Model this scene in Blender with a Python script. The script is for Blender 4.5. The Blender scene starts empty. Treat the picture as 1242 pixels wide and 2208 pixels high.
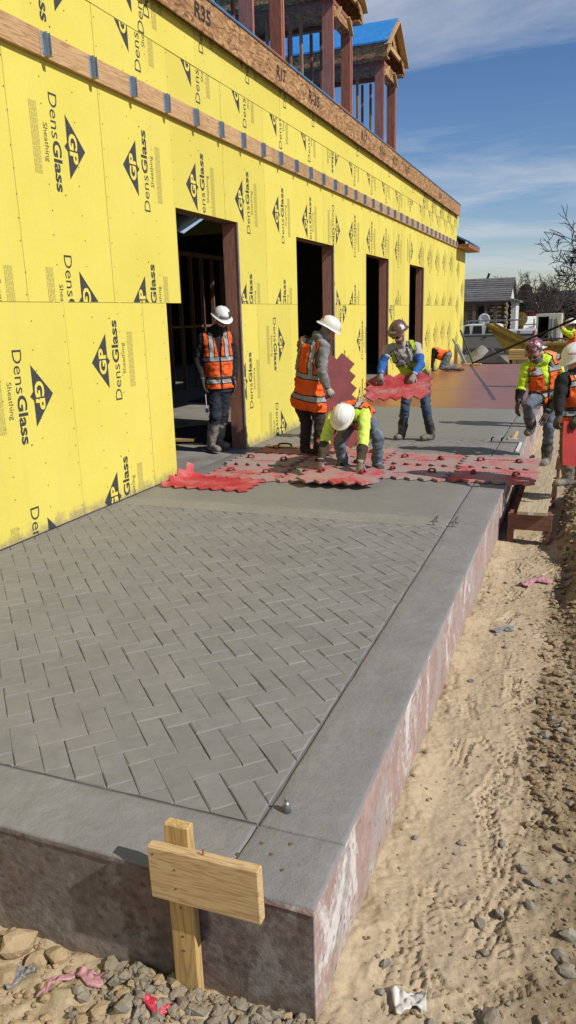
import bpy, bmesh, math, random
import numpy as np
from mathutils import Vector, Matrix, noise as mnoise

random.seed(7)
RNG = np.random.default_rng(11)
SC = bpy.context.scene
COL = SC.collection
R = math.radians

# ------------------------------------------------------------------ camera
F_PX, IMG_W, IMG_H = 1607.14, 1242.0, 2208.0
CAM = Vector((4.4651, 0.0, 1.85))
YAW, PITCH, ROLL = 0.37481, -0.25806, -0.027857
def cam_axes():
    fwd = Vector((-math.sin(YAW)*math.cos(PITCH), math.cos(YAW)*math.cos(PITCH), math.sin(PITCH)))
    r = Vector((math.cos(YAW), math.sin(YAW), 0)); u = r.cross(fwd)
    return (math.cos(ROLL)*r + math.sin(ROLL)*u, -math.sin(ROLL)*r + math.cos(ROLL)*u, fwd)
CR, CU, CF = cam_axes()
cam_d = bpy.data.cameras.new('camera'); cam = bpy.data.objects.new('camera', cam_d); COL.objects.link(cam)
cam.matrix_world = Matrix(((CR.x, CU.x, -CF.x, CAM.x), (CR.y, CU.y, -CF.y, CAM.y), (CR.z, CU.z, -CF.z, CAM.z), (0, 0, 0, 1)))
cam_d.sensor_fit = 'VERTICAL'; cam_d.sensor_height = 36.0; cam_d.sensor_width = 36.0
cam_d.lens = 36.0*F_PX/IMG_H
cam_d.clip_start = 0.05; cam_d.clip_end = 3000
SC.camera = cam

# ------------------------------------------------------------------ sky and sun
SUN_DIR = Vector((-1.0, 0.20, -0.86)).normalized()      # the way the light travels
SUN_EL = math.asin(-SUN_DIR.z)
SUN_ROT = math.atan2(-SUN_DIR.x, -SUN_DIR.y)
world = bpy.data.worlds.new('World'); SC.world = world; world.use_nodes = True
def build_world():
    nt = world.node_tree; nt.nodes.clear(); N = nt.nodes.new; L = nt.links.new
    out = N('ShaderNodeOutputWorld'); bg = N('ShaderNodeBackground'); bg.inputs['Strength'].default_value = 0.088
    sky = N('ShaderNodeTexSky'); sky.sky_type = 'NISHITA'; sky.sun_disc = False
    sky.sun_elevation = SUN_EL; sky.sun_rotation = SUN_ROT
    sky.altitude = 200; sky.air_density = 1.0; sky.dust_density = 0.25; sky.ozone_density = 1.0
    tc = N('ShaderNodeTexCoord'); sep = N('ShaderNodeSeparateXYZ'); L(tc.outputs['Generated'], sep.inputs[0])
    # thin streaky cirrus on a flat layer overhead: direction / height
    h = N('ShaderNodeMath'); h.operation = 'MAXIMUM'; h.inputs[1].default_value = 0.0; L(sep.outputs['Z'], h.inputs[0])
    ha = N('ShaderNodeMath'); ha.operation = 'ADD'; ha.inputs[1].default_value = 0.10; L(h.outputs[0], ha.inputs[0])
    dx = N('ShaderNodeMath'); dx.operation = 'DIVIDE'; L(sep.outputs['X'], dx.inputs[0]); L(ha.outputs[0], dx.inputs[1])
    dy = N('ShaderNodeMath'); dy.operation = 'DIVIDE'; L(sep.outputs['Y'], dy.inputs[0]); L(ha.outputs[0], dy.inputs[1])
    cb = N('ShaderNodeCombineXYZ'); L(dx.outputs[0], cb.inputs[0]); L(dy.outputs[0], cb.inputs[1])
    mp = N('ShaderNodeMapping'); mp.inputs['Rotation'].default_value = (0, 0, R(-24)); mp.inputs['Scale'].default_value = (0.75, 1.25, 1)
    mp.inputs['Location'].default_value = (1.3, 0.6, 0)
    L(cb.outputs[0], mp.inputs[0])
    n1 = N('ShaderNodeTexNoise'); n1.inputs['Scale'].default_value = 0.9; n1.inputs['Detail'].default_value = 9; n1.inputs['Roughness'].default_value = 0.62
    n1.inputs['Distortion'].default_value = 0.6
    L(mp.outputs[0], n1.inputs['Vector'])
    rp = N('ShaderNodeValToRGB'); rp.color_ramp.elements[0].position = 0.44; rp.color_ramp.elements[1].position = 0.74
    L(n1.outputs['Fac'], rp.inputs[0])
    fac = N('ShaderNodeMath'); fac.operation = 'MULTIPLY'; fac.inputs[1].default_value = 0.80; L(rp.outputs[0], fac.inputs[0])
    mx = N('ShaderNodeMix'); mx.data_type = 'RGBA'; L(fac.outputs[0], mx.inputs['Factor'])
    hs = N('ShaderNodeHueSaturation'); hs.inputs['Saturation'].default_value = 1.28; L(sky.outputs[0], hs.inputs['Color'])
    tn = N('ShaderNodeMix'); tn.data_type = 'RGBA'; tn.blend_type = 'MULTIPLY'; tn.inputs['Factor'].default_value = 1.0; L(hs.outputs[0], tn.inputs['A']); tn.inputs['B'].default_value = (0.98, 0.965, 1.10, 1)
    L(tn.outputs['Result'], mx.inputs['A']); mx.inputs['B'].default_value = (7.4, 7.7, 8.2, 1)
    L(mx.outputs['Result'], bg.inputs['Color']); L(bg.outputs[0], out.inputs['Surface'])
build_world()
sun_d = bpy.data.lights.new('sun', 'SUN'); sun = bpy.data.objects.new('sun', sun_d); COL.objects.link(sun)
sun_d.energy = 4.7; sun_d.angle = R(0.53); sun_d.color = (1.0, 0.955, 0.89)
sun.rotation_euler = SUN_DIR.to_track_quat('-Z', 'Y').to_euler(); sun.location = (20, -4, 20)
SC.view_settings.view_transform = 'Standard'; SC.view_settings.look = 'None'
SC.view_settings.exposure = 0.0; SC.view_settings.gamma = 1.0; SC.view_settings.use_curve_mapping = False
SC.cycles.max_bounces = 6; SC.cycles.diffuse_bounces = 3; SC.cycles.glossy_bounces = 3
SC.cycles.transmission_bounces = 4; SC.cycles.transparent_max_bounces = 8
SC.cycles.caustics_reflective = False; SC.cycles.caustics_refractive = False

# ------------------------------------------------------------------ placing: photo point -> point at a known depth
def ray(px, py): return CR*((px-IMG_W/2)/F_PX) - CU*((py-IMG_H/2)/F_PX) + CF
def at(px, py, y):
    d = ray(px, py); return CAM + d*((y-CAM.y)/d.y)
def onz(px, py, z=0.0):
    d = ray(px, py); return CAM + d*((z-CAM.z)/d.z)

# ------------------------------------------------------------------ mesh collector
class MB:
    def __init__(s): s.v = []; s.f = []; s.m = []; s.mi = 0
    def add(s, vs, fs):
        o = len(s.v); s.v += [tuple(v) for v in vs]
        for f in fs: s.f.append(tuple(i+o for i in f)); s.m.append(s.mi)
        return s
    def box(s, a, b):
        x0, y0, z0 = a; x1, y1, z1 = b
        return s.add([(x0,y0,z0),(x1,y0,z0),(x1,y1,z0),(x0,y1,z0),(x0,y0,z1),(x1,y0,z1),(x1,y1,z1),(x0,y1,z1)],
                     [(3,2,1,0),(4,5,6,7),(0,1,5,4),(1,2,6,5),(2,3,7,6),(3,0,4,7)])
    def obox(s, c, ax, ay, az):
        c = Vector(c); ax = Vector(ax); ay = Vector(ay); az = Vector(az); P = []
        for k in (-1, 1):
            for i, j in ((-1,-1),(1,-1),(1,1),(-1,1)): P.append(c + ax*i + ay*j + az*k)
        return s.add(P, [(3,2,1,0),(4,5,6,7),(0,1,5,4),(1,2,6,5),(2,3,7,6),(3,0,4,7)])
    def bar(s, p, q, w, t, up=(0,0,1)):
        p = Vector(p); q = Vector(q); d = (q-p); l = d.length; d.normalize()
        up = Vector(up); sd = d.cross(up)
        if sd.length < 1e-4: sd = d.cross(Vector((1,0,0)))
        sd.normalize(); u2 = sd.cross(d)
        return s.obox((p+q)/2, d*(l/2), sd*(w/2), u2*(t/2))
    def tube(s, pts, rad, n=8, cap=True, flat=None):
        pts = [Vector(p) for p in pts]
        if not hasattr(rad, '__len__'): rad = [rad]*len(pts)
        o = len(s.v); prev = None
        for i, p in enumerate(pts):
            if i == 0: d = pts[1]-p
            elif i == len(pts)-1: d = p-pts[-2]
            else: d = (pts[i+1]-p).normalized() + (p-pts[i-1]).normalized()
            d.normalize()
            if prev is None:
                a = d.orthogonal().normalized() if flat is None else (Vector(flat)-d*d.dot(Vector(flat))).normalized()
            else:
                a = prev - d*prev.dot(d)
                a = a.normalized() if a.length > 1e-5 else d.orthogonal().normalized()
            prev = a; b = d.cross(a); r = rad[i]
            ra, rb = (r if hasattr(r, '__len__') else (r, r))
            for k in range(n):
                t = 2*math.pi*k/n; s.v.append(tuple(p + a*(math.cos(t)*ra) + b*(math.sin(t)*rb)))
        for i in range(len(pts)-1):
            for k in range(n):
                k2 = (k+1) % n
                s.f.append((o+i*n+k, o+i*n+k2, o+(i+1)*n+k2, o+(i+1)*n+k)); s.m.append(s.mi)
        if cap:
            s.f.append(tuple(o+k for k in reversed(range(n)))); s.m.append(s.mi)
            e = o+(len(pts)-1)*n; s.f.append(tuple(e+k for k in range(n))); s.m.append(s.mi)
        return s
    def lathe(s, prof, n=24, c=(0,0,0), sx=1.0, sy=1.0, fn=None):
        o = len(s.v); c = Vector(c)
        for r, z in prof:
            for k in range(n):
                t = 2*math.pi*k/n; v = Vector((math.cos(t)*r*sx, math.sin(t)*r*sy, z))
                if fn: v = fn(v, t)
                s.v.append(tuple(c+v))
        for i in range(len(prof)-1):
            for k in range(n):
                k2 = (k+1) % n; s.f.append((o+i*n+k, o+i*n+k2, o+(i+1)*n+k2, o+(i+1)*n+k)); s.m.append(s.mi)
        s.f.append(tuple(o+k for k in reversed(range(n)))); s.m.append(s.mi)
        e = o+(len(prof)-1)*n; s.f.append(tuple(e+k for k in range(n))); s.m.append(s.mi)
        return s
    def prism(s, poly, fn, t0, t1):
        """poly: 2-D points counter-clockwise seen from +t; fn(a, b, t) -> 3-D point."""
        n = len(poly); o = len(s.v)
        for t in (t0, t1):
            for a, b in poly: s.v.append(tuple(fn(a, b, t)))
        s.f.append(tuple(o+k for k in reversed(range(n)))); s.m.append(s.mi)
        s.f.append(tuple(o+n+k for k in range(n))); s.m.append(s.mi)
        for k in range(n):
            k2 = (k+1) % n; s.f.append((o+k, o+k2, o+n+k2, o+n+k)); s.m.append(s.mi)
        return s
    def mesh(s, name, mats, smooth=False, off=(0,0,0)):
        me = bpy.data.meshes.new(name)
        ox, oy, oz = off
        me.from_pydata([(x-ox, y-oy, z-oz) for x, y, z in s.v], [], s.f)
        if not isinstance(mats, (list, tuple)): mats = [mats]
        for m in mats: me.materials.append(m)
        if len(mats) > 1: me.polygons.foreach_set('material_index', s.m)
        if smooth: me.polygons.foreach_set('use_smooth', [True]*len(me.polygons))
        me.update(); return me
    def build(s, name, mats, parent=None, smooth=False, bevel=0.0, local=False, seg=1):
        off = tuple(parent['_o']) if (parent is not None and not local) else (0.0, 0.0, 0.0)
        me = s.mesh(name, mats, smooth, off)
        o = bpy.data.objects.new(name, me); COL.objects.link(o); o.parent = parent
        o['_o'] = off
        if bevel > 0:
            m = o.modifiers.new('bevel', 'BEVEL'); m.width = bevel; m.segments = seg; m.limit_method = 'ANGLE'; m.angle_limit = R(40)
        return o

def link_mesh(name, me, parent=None, off=None):
    o = bpy.data.objects.new(name, me); COL.objects.link(o); o.parent = parent
    o['_o'] = off if off is not None else (0.0, 0.0, 0.0)
    return o
def thing(name, label, cat, loc=(0,0,0), rotz=0.0, group=None):
    o = bpy.data.objects.new(name, None); COL.objects.link(o); o.empty_display_size = 0.2
    o.location = loc; o.rotation_euler = (0, 0, rotz)
    o.matrix_world = Matrix.Translation(Vector(loc)) @ Matrix.Rotation(rotz, 4, 'Z')
    o['_o'] = tuple(loc)
    tag(o, label, cat, group); return o
def tag(o, label, cat, group=None):
    o['label'] = label; o['category'] = cat
    if group: o['group'] = group
    return o
def kind(o, k): o['kind'] = k; return o
def copy_tree(o, parent=None):
    c = o.copy(); COL.objects.link(c); c.parent = parent
    for ch in list(o.children): copy_tree(ch, c)
    return c

# ------------------------------------------------------------------ node material helper
class NM:
    def __init__(s, name):
        s.mat = bpy.data.materials.new(name); s.mat.use_nodes = True
        s.nt = s.mat.node_tree; s.nt.nodes.clear()
        s.out = s.n('ShaderNodeOutputMaterial'); s.b = s.n('ShaderNodeBsdfPrincipled')
        s.l(s.b.outputs[0], s.out.inputs['Surface']); s._co = None
    def n(s, t, **k):
        o = s.nt.nodes.new(t)
        for a, v in k.items(): setattr(o, a, v)
        return o
    def l(s, a, b): s.nt.links.new(a, b)
    def set(s, sock, v):
        if isinstance(v, (int, float)): sock.default_value = v
        elif isinstance(v, tuple): sock.default_value = v if len(v) == len(sock.default_value) else (*v, 1)
        else: s.l(v, sock)
    def co(s, which='Object'):
        if which == 'World': return s.n('ShaderNodeNewGeometry').outputs['Position']
        if s._co is None: s._co = s.n('ShaderNodeTexCoord')
        return s._co.outputs[which]
    def map(s, scale=(1,1,1), rot=(0,0,0), loc=(0,0,0), co='Object'):
        m = s.n('ShaderNodeMapping'); m.inputs['Scale'].default_value = scale; m.inputs['Rotation'].default_value = rot; m.inputs['Location'].default_value = loc
        s.l(s.co(co) if isinstance(co, str) else co, m.inputs[0]); return m.outputs[0]
    def noise(s, scale, detail=4, rough=0.55, vec=None, dist=0.0, out='Fac'):
        t = s.n('ShaderNodeTexNoise'); t.inputs['Scale'].default_value = scale; t.inputs['Detail'].default_value = detail
        t.inputs['Roughness'].default_value = rough; t.inputs['Distortion'].default_value = dist
        s.l(vec if vec is not None else s.co(), t.inputs['Vector']); return t.outputs[out]
    def vor(s, scale, vec=None, feature='F1', out='Distance', rnd=1.0):
        t = s.n('ShaderNodeTexVoronoi', feature=feature); t.inputs['Scale'].default_value = scale; t.inputs['Randomness'].default_value = rnd
        s.l(vec if vec is not None else s.co(), t.inputs['Vector']); return t.outputs[out]
    def ramp(s, fac, stops, interp='LINEAR'):
        r = s.n('ShaderNodeValToRGB'); cr = r.color_ramp; cr.interpolation = interp
        while len(cr.elements) < len(stops): cr.elements.new(0.5)
        for e, (p, c) in zip(cr.elements, stops):
            e.position = p; e.color = (*c, 1) if hasattr(c, '__len__') else (c, c, c, 1)
        s.set(r.inputs[0], fac); return r.outputs[0]
    def mix(s, fac, a, b, mode='MIX'):
        m = s.n('ShaderNodeMix', data_type='RGBA', blend_type=mode)
        s.set(m.inputs['Factor'], fac); s.set(m.inputs['A'], a); s.set(m.inputs['B'], b); return m.outputs['Result']
    def math(s, op, a, b=0.0, c=None):
        m = s.n('ShaderNodeMath', operation=op); s.set(m.inputs[0], a); s.set(m.inputs[1], b)
        if c is not None: s.set(m.inputs[2], c)
        return m.outputs[0]
    def step(s, v, lo, hi):
        m = s.n('ShaderNodeMapRange', interpolation_type='SMOOTHSTEP'); s.set(m.inputs['Value'], v)
        m.inputs['From Min'].default_value = lo; m.inputs['From Max'].default_value = hi; return m.outputs[0]
    def band(s, v, lo, hi):
        return s.math('MULTIPLY', s.math('GREATER_THAN', v, lo), s.math('LESS_THAN', v, hi))
    def xyz(s, vec):
        p = s.n('ShaderNodeSeparateXYZ'); s.l(vec, p.inputs[0]); return p.outputs
    def attr(s, name):
        a = s.n('ShaderNodeAttribute', attribute_name=name); return a.outputs['Fac']
    def objrand(s): return s.n('ShaderNodeObjectInfo').outputs['Random']
    def bump(s, h, strength=0.3, dist=0.01):
        b = s.n('ShaderNodeBump'); b.inputs['Strength'].default_value = strength; b.inputs['Distance'].default_value = dist
        s.set(b.inputs['Height'], h); s.l(b.outputs[0], s.b.inputs['Normal']); return s
    def done(s, col, rough=0.8, metal=0.0, spec=None):
        s.set(s.b.inputs['Base Color'], col); s.set(s.b.inputs['Roughness'], rough); s.set(s.b.inputs['Metallic'], metal)
        if spec is not None: s.b.inputs['Specular IOR Level'].default_value = spec
        return s.mat

def var_mat(name, c, rough=0.8, scale=6.0, amt=0.25, bump=0.15, bscale=60.0, bdist=0.004, metal=0.0, spec=None, co='Object', per_obj=0.0):
    """plain surface with uneven tone and fine relief"""
    k = NM(name); v = k.co(co)
    f = k.noise(scale, 6, 0.6, v)
    lo = tuple(x*(1-amt) for x in c); hi = tuple(min(1, x*(1+amt)) for x in c)
    col = k.ramp(f, [(0.25, lo), (0.75, hi)])
    if per_obj:
        r = k.objrand(); g = k.ramp(r, [(0, 1-per_obj), (1, 1+per_obj)])
        g2 = k.math('MULTIPLY_ADD', r, 2*per_obj, 1-per_obj)
        hs = k.n('ShaderNodeHueSaturation'); k.l(g2, hs.inputs['Value']); k.l(col, hs.inputs['Color']); col = hs.outputs[0]
    if bump: k.bump(k.noise(bscale, 5, 0.6, v), bump, bdist)
    return k.done(col, rough, metal, spec)
# ================================================================== materials
M = {}
def mk_sheathing():
    k = NM('sheathing'); w = k.co('World'); X = k.xyz(w)
    base = k.ramp(k.noise(0.9, 5, 0.6, w), [(0.3, (0.630, 0.530, 0.082)), (0.7, (0.690, 0.592, 0.115))])
    fine = k.noise(55, 4, 0.6, w)
    base = k.mix(0.10, base, k.ramp(fine, [(0.3, (0.45, 0.36, 0.05)), (0.7, (0.88, 0.77, 0.2))]))
    # scuffs and scrape marks on the lower sheets
    sc = k.noise(5.5, 7, 0.7, k.map((1, 1.0, 0.55), (R(35), 0, 0), co=w), 1.4)
    low = k.math('SUBTRACT', 1.0, k.step(X[2], 1.2, 2.1))
    scm = k.math('MULTIPLY', k.step(sc, 0.66, 0.76), k.math('MULTIPLY_ADD', low, 0.65, 0.18))
    base = k.mix(scm, base, (0.40, 0.31, 0.10))
    # cement splash at the foot of the wall
    sp = k.noise(7, 7, 0.7, w); hgt = k.math('SUBTRACT', X[2], k.math('MULTIPLY', sp, 0.42))
    spl = k.math('SUBTRACT', 1.0, k.step(hgt, -0.22, -0.08))
    base = k.mix(k.math('MULTIPLY', spl, 0.75), base, (0.27, 0.22, 0.15))
    # faint dust runs and a slightly different tone from sheet to sheet
    run = k.noise(3.0, 6, 0.65, k.map((1, 2.6, 0.22), loc=(0, 3, 1), co=w), 0.4)
    base = k.mix(k.math('MULTIPLY', k.step(run, 0.5, 0.75), 0.16), base, (0.50, 0.42, 0.16))
    fl = k.vor(21, k.map((1, 1, 1), co=w)); fm = k.math('LESS_THAN', fl, k.math('MULTIPLY', k.noise(1.7, 3, 0.5, w), 0.12))
    base = k.mix(k.math('MULTIPLY', fm, 0.55), base, (0.30, 0.24, 0.08))
    hs = k.n('ShaderNodeHueSaturation'); k.l(k.math('MULTIPLY_ADD', k.objrand(), 0.09, 0.955), hs.inputs['Value']); k.l(base, hs.inputs['Color']); base = hs.outputs[0]
    k.bump(k.math('ADD', k.noise(160, 3, 0.6, w), k.math('MULTIPLY', k.noise(1.6, 3, 0.5, w), 3.0)), 0.12, 0.004)
    return k.done(base, 0.72, spec=0.3)
M['sheath'] = mk_sheathing()
M['ink'] = var_mat('print_ink', (0.042, 0.042, 0.042), 0.75, 60, 0.7, 0.05, 120, co='World')
M['ink_faint'] = var_mat('fine_print_ink', (0.42, 0.345, 0.085), 0.75, 40, 0.25, 0)
M['logo_yellow'] = var_mat('print_gap', (0.72, 0.59, 0.10), 0.72, 9, 0.05, 0)
M['nail'] = var_mat('nail_head', (0.15, 0.115, 0.05), 0.5, 20, 0.3, 0, metal=0.3)
M['marker'] = var_mat('marker_ink', (0.02, 0.016, 0.014), 0.8, 30, 0.4, 0)

def mk_wood(name, light, dark, axis='Y', scale=1.0, per=0.12, rough=0.78, knots=True):
    k = NM(name); v = k.co('Object')
    sc = {'X': (0.55, 9, 9), 'Y': (9, 0.55, 9), 'Z': (9, 9, 0.55)}[axis]
    sc = tuple(a*scale for a in sc)
    r = k.objrand(); cmb = k.n('ShaderNodeCombineXYZ')
    for i in range(3): k.l(k.math('MULTIPLY', r, 13.7*(i+1)), cmb.inputs[i])
    ad = k.n('ShaderNodeVectorMath', operation='ADD'); k.l(v, ad.inputs[0]); k.l(cmb.outputs[0], ad.inputs[1])
    mv = k.map(sc, co=ad.outputs[0])
    n1 = k.noise(1.5, 4, 0.6, mv, 0.6)
    ring = k.math('FRACT', k.math('MULTIPLY', n1, 9.0))
    ring = k.math('ABSOLUTE', k.math('SUBTRACT', ring, 0.5))
    grain = k.noise(14, 3, 0.6, mv)
    f = k.math('MULTIPLY_ADD', ring, 1.2, k.math('MULTIPLY', grain, 0.4))
    col = k.ramp(f, [(0.12, dark), (0.55, light), (0.95, tuple(min(1, x*1.12) for x in light))])
    big = k.noise(1.7, 3, 0.5, ad.outputs[0])
    col = k.mix(k.math('MULTIPLY', k.step(big, 0.5, 0.75), 0.35), col, dark)
    g2 = k.math('MULTIPLY_ADD', r, 2*per, 1-per)
    hs = k.n('ShaderNodeHueSaturation'); k.l(g2, hs.inputs['Value']); k.l(col, hs.inputs['Color'])
    k.bump(f, 0.12, 0.002)
    return k.done(hs.outputs[0], rough, spec=0.3)
M['ledger'] = mk_wood('ledger_lumber', (0.46, 0.29, 0.145), (0.27, 0.145, 0.065), 'Y')
M['stud_red'] = mk_wood('treated_stud', (0.36, 0.145, 0.10), (0.20, 0.075, 0.055), 'Z', per=0.22)
M['stud_red_y'] = mk_wood('treated_plate', (0.34, 0.135, 0.095), (0.19, 0.07, 0.05), 'Y', per=0.2)
M['jamb'] = mk_wood('jamb_lumber', (0.40, 0.19, 0.125), (0.25, 0.11, 0.07), 'Z', per=0.12)
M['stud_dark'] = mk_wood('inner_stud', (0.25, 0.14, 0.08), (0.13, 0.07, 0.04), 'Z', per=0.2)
M['pine'] = mk_wood('stake_pine', (0.50, 0.335, 0.135), (0.34, 0.205, 0.075), 'Z', per=0.05)
M['pine_x'] = mk_wood('board_pine', (0.53, 0.375, 0.190), (0.36, 0.215, 0.095), 'X', scale=1.5, per=0.05)
M['plank'] = mk_wood('weathered_plank', (0.42, 0.34, 0.22), (0.25, 0.19, 0.11), 'Y', per=0.08)
M['bearer'] = mk_wood('red_bearer', (0.21, 0.095, 0.065), (0.12, 0.05, 0.035), 'X', per=0.08)
M['lumber_x'] = mk_wood('stacked_lumber', (0.45, 0.31, 0.145), (0.28, 0.18, 0.08), 'X', per=0.18)

def mk_osb():
    k = NM('osb'); v = k.co('World')
    d = k.noise(3, 3, 0.5, v, out='Color'); ad = k.n('ShaderNodeVectorMath', operation='ADD'); k.l(v, ad.inputs[0])
    sc = k.n('ShaderNodeVectorMath', operation='SCALE'); k.l(d, sc.inputs[0]); sc.inputs['Scale'].default_value = 0.22; k.l(sc.outputs[0], ad.inputs[1])
    a = k.vor(26, k.map((1, 0.35, 1.6), (R(38), 0, 0), co=ad.outputs[0]), out='Color')
    b = k.vor(24, k.map((1, 0.4, 1.5), (R(-50), 0, 0), co=ad.outputs[0]), out='Color')
    ax = k.xyz(a)[0]; bx = k.xyz(b)[1]
    f = k.math('MULTIPLY_ADD', ax, 0.6, k.math('MULTIPLY', bx, 0.4))
    col = k.ramp(f, [(0.1, (0.13, 0.058, 0.022)), (0.45, (0.30, 0.15, 0.055)), (0.75, (0.42, 0.235, 0.095)), (0.97, (0.55, 0.35, 0.16))])
    k.bump(f, 0.3, 0.004)
    return k.done(col, 0.75)
M['osb'] = mk_osb()
M['membrane'] = var_mat('blue_membrane', (0.035, 0.23, 0.56), 0.5, 3.5, 0.22, 0.6, 3.0, 0.05)
M['metal_blue'] = var_mat('galvanised_hanger', (0.22, 0.30, 0.40), 0.45, 40, 0.4, 0.1, metal=0.2)
M['drip'] = var_mat('dark_edge_strip', (0.07, 0.065, 0.06), 0.5, 10, 0.3, 0.1)
M['caulk'] = var_mat('pale_edge', (0.50, 0.46, 0.36), 0.8, 20, 0.3, 0.1)
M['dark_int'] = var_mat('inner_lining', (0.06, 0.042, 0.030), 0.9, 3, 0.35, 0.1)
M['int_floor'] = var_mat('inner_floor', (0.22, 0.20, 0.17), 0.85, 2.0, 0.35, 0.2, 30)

def mk_concrete(name, c, rough, blot, bump, bsc, tint=None, bd=0.006, per=0.0):
    k = NM(name); w = k.co('World')
    a = k.noise(2.2, 7, 0.62, w); b = k.noise(14, 6, 0.65, w); g = k.noise(230, 2, 0.5, w)
    col = k.ramp(a, [(0.28, tuple(x*(1-blot) for x in c)), (0.72, tuple(x*(1+blot) for x in c))])
    col = k.mix(0.35, col, k.ramp(b, [(0.3, tuple(x*0.72 for x in c)), (0.7, tuple(x*1.25 for x in c))]))
    col = k.mix(0.18, col, k.ramp(g, [(0.3, tuple(x*0.6 for x in c)), (0.7, tuple(x*1.4 for x in c))]))
    if tint:
        t = k.noise(3.3, 5, 0.7, k.map(loc=(4, 2, 1), co=w)); col = k.mix(k.math('MULTIPLY', k.step(t, 0.55, 0.72), 0.45), col, tint)
    if per:
        hs = k.n('ShaderNodeHueSaturation'); k.l(k.math('MULTIPLY_ADD', k.objrand(), 2*per, 1-per), hs.inputs['Value']); k.l(col, hs.inputs['Color']); col = hs.outputs[0]
    k.bump(k.math('ADD', k.math('MULTIPLY', k.noise(bsc, 7, 0.65, w), 1.0), k.math('MULTIPLY', g, 0.12)), bump, bd)
    return k.done(col, rough, spec=0.35)
CONC = (0.202, 0.191, 0.179)
M['brick'] = mk_concrete('stamped_concrete', CONC, 0.74, 0.20, 0.5, 20, (0.150, 0.146, 0.140), per=0.05)
M['bed'] = mk_concrete('stamped_joint', (0.150, 0.144, 0.136), 0.85, 0.10, 0.4, 40)
M['border'] = mk_concrete('border_concrete', (0.212, 0.205, 0.196), 0.74, 0.26, 0.75, 10, (0.255, 0.200, 0.176), 0.018)
M['fresh'] = mk_concrete('fresh_concrete', (0.198, 0.190, 0.172), 0.60, 0.09, 0.12, 12)
M['band'] = mk_concrete('pale_band', (0.235, 0.222, 0.192), 0.85, 0.14, 0.8, 26, None, 0.012)
def mk_sidecast(name, pinklo, pinkhi, white, wamt, grey):
    k = NM(name); w = k.co('World'); X = k.xyz(w)
    a = k.noise(5, 7, 0.68, w); a2 = k.noise(26, 6, 0.7, w)
    col = k.ramp(a, [(0.3, pinklo), (0.7, pinkhi)])
    g = k.noise(2.3, 6, 0.65, k.map((1, 1, 0.8), loc=(7, 3, 2), co=w), 0.4)
    col = k.mix(k.math('MULTIPLY', k.step(g, 0.50, 0.62), 0.8), col, grey)
    # plaster-white patches left by the form, ragged and running downwards
    st = k.noise(1.9, 8, 0.72, k.map((1.5, 1.5, 0.75), loc=(0.4, 0.3, 0), co=w), 0.9)
    ov = k.math('ADD', st, k.math('MULTIPLY', k.math('SUBTRACT', a2, 0.5), 0.22))
    col = k.mix(k.math('MULTIPLY', k.step(ov, 0.52, 0.64), wamt), col, white)
    low = k.math('SUBTRACT', 1.0, k.step(k.math('ADD', X[2], k.math('MULTIPLY', a, 0.16)), -0.44, -0.26))
    col = k.mix(k.math('MULTIPLY', low, 0.6), col, (0.30, 0.225, 0.14))
    drip = k.noise(4.2, 5, 0.7, k.map((2.6, 2.6, 0.16), loc=(1, 5, 0), co=w), 0.3)
    col = k.mix(k.math('MULTIPLY', k.step(drip, 0.60, 0.68), 0.55), col, (0.12, 0.062, 0.055))
    col = k.mix(0.25, col, k.ramp(a2, [(0.3, (0.07, 0.05, 0.045)), (0.7, (0.5, 0.42, 0.38))]))
    pit = k.vor(13, w); pm = k.math('LESS_THAN', pit, k.math('MULTIPLY', k.noise(3, 3, 0.5, w), 0.26))
    col = k.mix(k.math('MULTIPLY', pm, 0.55), col, (0.06, 0.045, 0.04))
    k.bump(k.math('ADD', k.math('MULTIPLY_ADD', a2, 0.6, a), k.math('MULTIPLY', pm, -0.5)), 0.7, 0.014)
    return k.done(col, 0.85)
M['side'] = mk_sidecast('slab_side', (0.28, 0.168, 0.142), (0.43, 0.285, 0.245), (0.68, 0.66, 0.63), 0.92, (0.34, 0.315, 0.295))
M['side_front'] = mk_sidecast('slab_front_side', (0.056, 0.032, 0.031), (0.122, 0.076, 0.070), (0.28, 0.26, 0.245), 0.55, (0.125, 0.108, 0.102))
def mk_release():
    k = NM('release_coated'); w = k.co('World'); X = k.xyz(w)
    a = k.noise(1.6, 6, 0.6, k.map((0.5, 1.4, 1), co=w))
    col = k.ramp(a, [(0.3, (0.20, 0.070, 0.048)), (0.7, (0.27, 0.105, 0.068))])
    # the yellow wall's reflection painted into the colour: more ochre on the wall side
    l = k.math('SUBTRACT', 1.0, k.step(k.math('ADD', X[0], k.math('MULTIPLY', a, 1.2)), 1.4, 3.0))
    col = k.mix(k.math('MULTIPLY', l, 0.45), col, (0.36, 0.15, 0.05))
    k.bump(k.noise(20, 4, 0.6, w), 0.15, 0.004)
    return k.done(col, 0.36, spec=0.5)
M['release'] = mk_release()
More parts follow.
